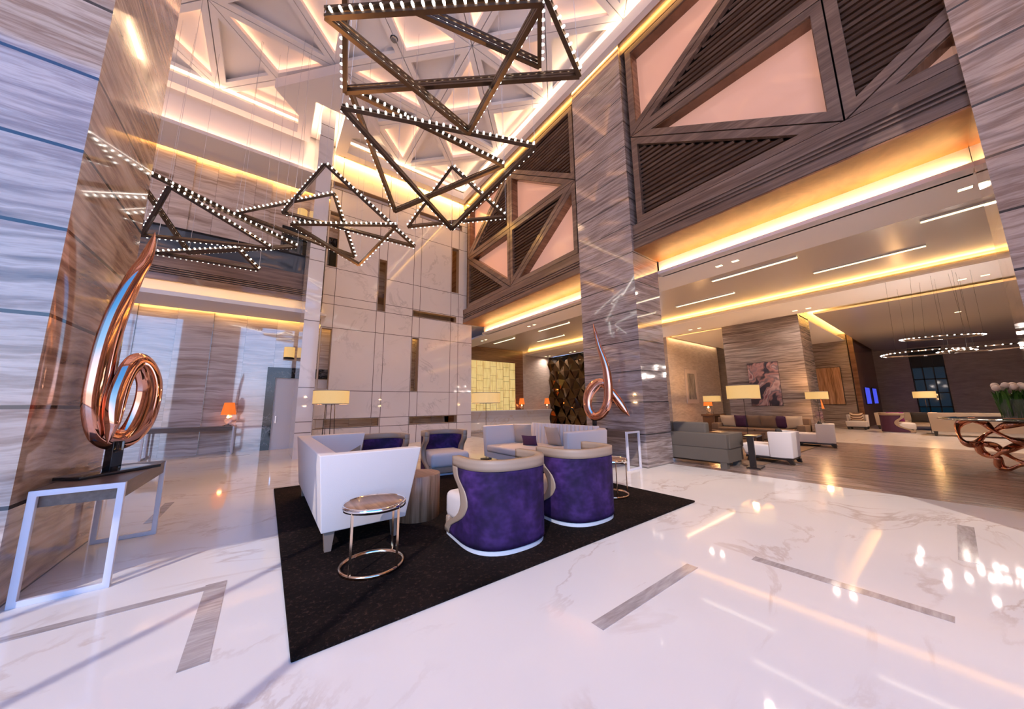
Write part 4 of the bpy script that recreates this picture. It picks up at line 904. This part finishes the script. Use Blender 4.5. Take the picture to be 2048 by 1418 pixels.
# ================================================================== CHANDELIERS
bulb_mb = MB().lathe([(0, 0), (.011, .004), (.016, .025), (.018, .045), (.013, .064), (0, .07)], n=8)
bme = None
def mk_bulb(parent, mw):
    global bme
    if bme is None:
        o_ = bulb_mb.build('bulb', 'bulb', parent); bme = o_
    else:
        o_ = bme.copy(); C.objects.link(o_); o_.parent = parent
    o_.matrix_local = mw; return o_
TR = [
 ([(0.58, 4.96, 6.3), (3.3, 2.67, 6.3), (-.05, 1.45, 6.6)], 'largest triangular pendant frame, cut by the top edge of the photo'),
 ([(0.18, 3.76, 6.0), (2.12, 2.18, 6.0), (2.43, 4.42, 6.2)], 'triangular pendant frame pointing down below the top edge, with a beaded top bar'),
 ([(2.9, 3.09, 6.6), (1.83, 1.88, 6.3), (-.52, 3.68, 6.3)], 'triangular pendant frame whose sharp tip ends inside the largest one'),
 ([(0.7, 5.41, 6.8), (3.6, 5.01, 6.5), (2.17, 7.67, 6.3)], 'long triangular pendant frame hanging from the corner of the largest one'),
 ([(0.59, 5.3, 6.3), (3.65, 4.08, 6.3), (2.99, 6.19, 5.4)], 'triangular pendant frame with a long bar rising to the timber wall'),
 ([(2.97, 6.15, 6.9), (2.58, 7.86, 6.1), (4.37, 6.02, 6.1)], 'small pendant triangle right of centre, apex up, in front of the timber screen'),
 ([(0.68, 8.31, 7.3), (-0.05, 9.94, 6.6), (2.9, 8.23, 5.8)], 'pendant triangle with its apex on the white column and a long bar down right'),
 ([(0.13, 9.23, 6.0), (2.37, 8.13, 6.2), (1.75, 9.37, 5.4)], 'pendant triangle with a level top bar and its apex pointing down before the screen'),
 ([(-1.05, 10.69, 6.6), (0.97, 8.95, 7.0), (1.75, 10.05, 5.9)], 'narrow pendant triangle whose left tip points at the gallery wall'),
 ([(-2.91, 10.19, 6.9), (0.34, 10.26, 5.9), (-2.02, 11.9, 5.7)], 'large left pendant triangle running out from behind the left column'),
 ([(-2.2, 10.21, 6.6), (-2.76, 11.29, 5.7), (-0.21, 10.31, 5.7)], 'pendant triangle with its apex beside the left column'),
 ([(-2.55, 11.52, 5.4), (-0.92, 10.59, 5.6), (-0.45, 10.76, 5.2)], 'lowest thin pendant triangle at left, above the copper sculpture'),
]
for V, lab in TR:
    V = [Vector(v) for v in V]; cen = sum(V, Vector()) / 3; nrm = (V[1] - V[0]).cross(V[2] - V[0]).normalized()
    t_ = thing('triangle_pendant', lab, 'pendant light', cen, 0, 'triangular pendant frames of the chandelier')
    for i in range(3):
        a_, b_ = V[i] - cen, V[(i + 1) % 3] - cen; d_ = (b_ - a_).normalized(); out_ = d_.cross(nrm)
        if out_.dot((a_ + b_) / 2) < 0: out_ = -out_
        mb = MB()
        for s_ in (1, -1): mb.bar(a_ + nrm * .05 * s_, b_ + nrm * .05 * s_, .032, .06, nrm)
        mb.bar(a_ - out_ * .022, b_ - out_ * .022, .035, .01, nrm)
        strip('bar_glow', cen + a_ + out_ * .12, cen + b_ + out_ * .12, .03, out_, (1, .88, .78), .4)
        br = mb.build('frame_bar', 'bronze_frame', t_)
        L_ = (b_ - a_).length; nb = int(L_ / .115)
        for k in range(nb):
            p = a_ + d_ * (L_ * (k + .7) / nb)
            m_ = Matrix((d_, nrm, out_)).transposed().to_4x4(); m_.translation = p + out_ * .0
            mk_bulb(br, m_)
    for v in V[:3]:
        p = v - cen
        MB().cyl(p, (p.x * .92, p.y * .92, 12.0 - cen.z), .004, .004, 5).build('suspension_wire', 'white_metal', t_)
# ring chandeliers far right
for (cx, cy, cz, r, tl_, lab) in [(15.05, .34, 2.83, .79, (0, 0), 'left level ring chandelier of white lights in the far lounge'), (15.02, -.22, 2.80, .30, (0, 0), 'smallest ring chandelier between the two level ones'),
                                  (15.1, -.78, 2.82, .66, (0, 0), 'right level ring chandelier cut by the right column'), (15.0, .0, 3.22, .70, (.05, -.055), 'uppermost tilted ring chandelier in the far lounge')]:
    t_ = thing('ring_chandelier', lab, 'chandelier', (cx, cy, cz), 0, 'ring chandeliers in the far lounge'); t_.rotation_euler = (tl_[0], tl_[1], 0)
    rg = MB().lathe([(r - .012, -.02), (r + .012, -.02), (r + .012, .02), (r - .012, .02), (r - .012, -.02)], n=64).build('ring', 'bronze_frame', t_)
    nb = int(2 * PI * r / .115)
    for k in range(nb):
        a_ = 2 * PI * k / nb; rad = Vector((math.cos(a_), math.sin(a_), 0)); m_ = Matrix.Rotation(a_, 4, 'Z') @ Matrix.Rotation(PI / 2, 4, 'Y') @ Matrix.Scale(.7, 4)
        m_.translation = rad * (r + .0); mk_bulb(rg, m_)
    l = bpy.data.lights.new('ring_glow', 'POINT'); l.energy = 7 * r; l.color = (1, .85, .75); l.shadow_soft_size = .05
    for k in range(6):
        o_ = bpy.data.objects.new('ring_glow', l); C.objects.link(o_); o_.location = (cx + math.cos(k * PI / 3) * (r + .12), cy + math.sin(k * PI / 3) * (r + .12), cz)
    for a_ in (.4, 2.5, 4.6): MB().cyl((math.cos(a_) * r, math.sin(a_) * r, 0), (math.cos(a_) * r * .9, math.sin(a_) * r * .9, 4.97 - cz), .002, .002, 5).build('suspension_wire', 'black_metal', t_)
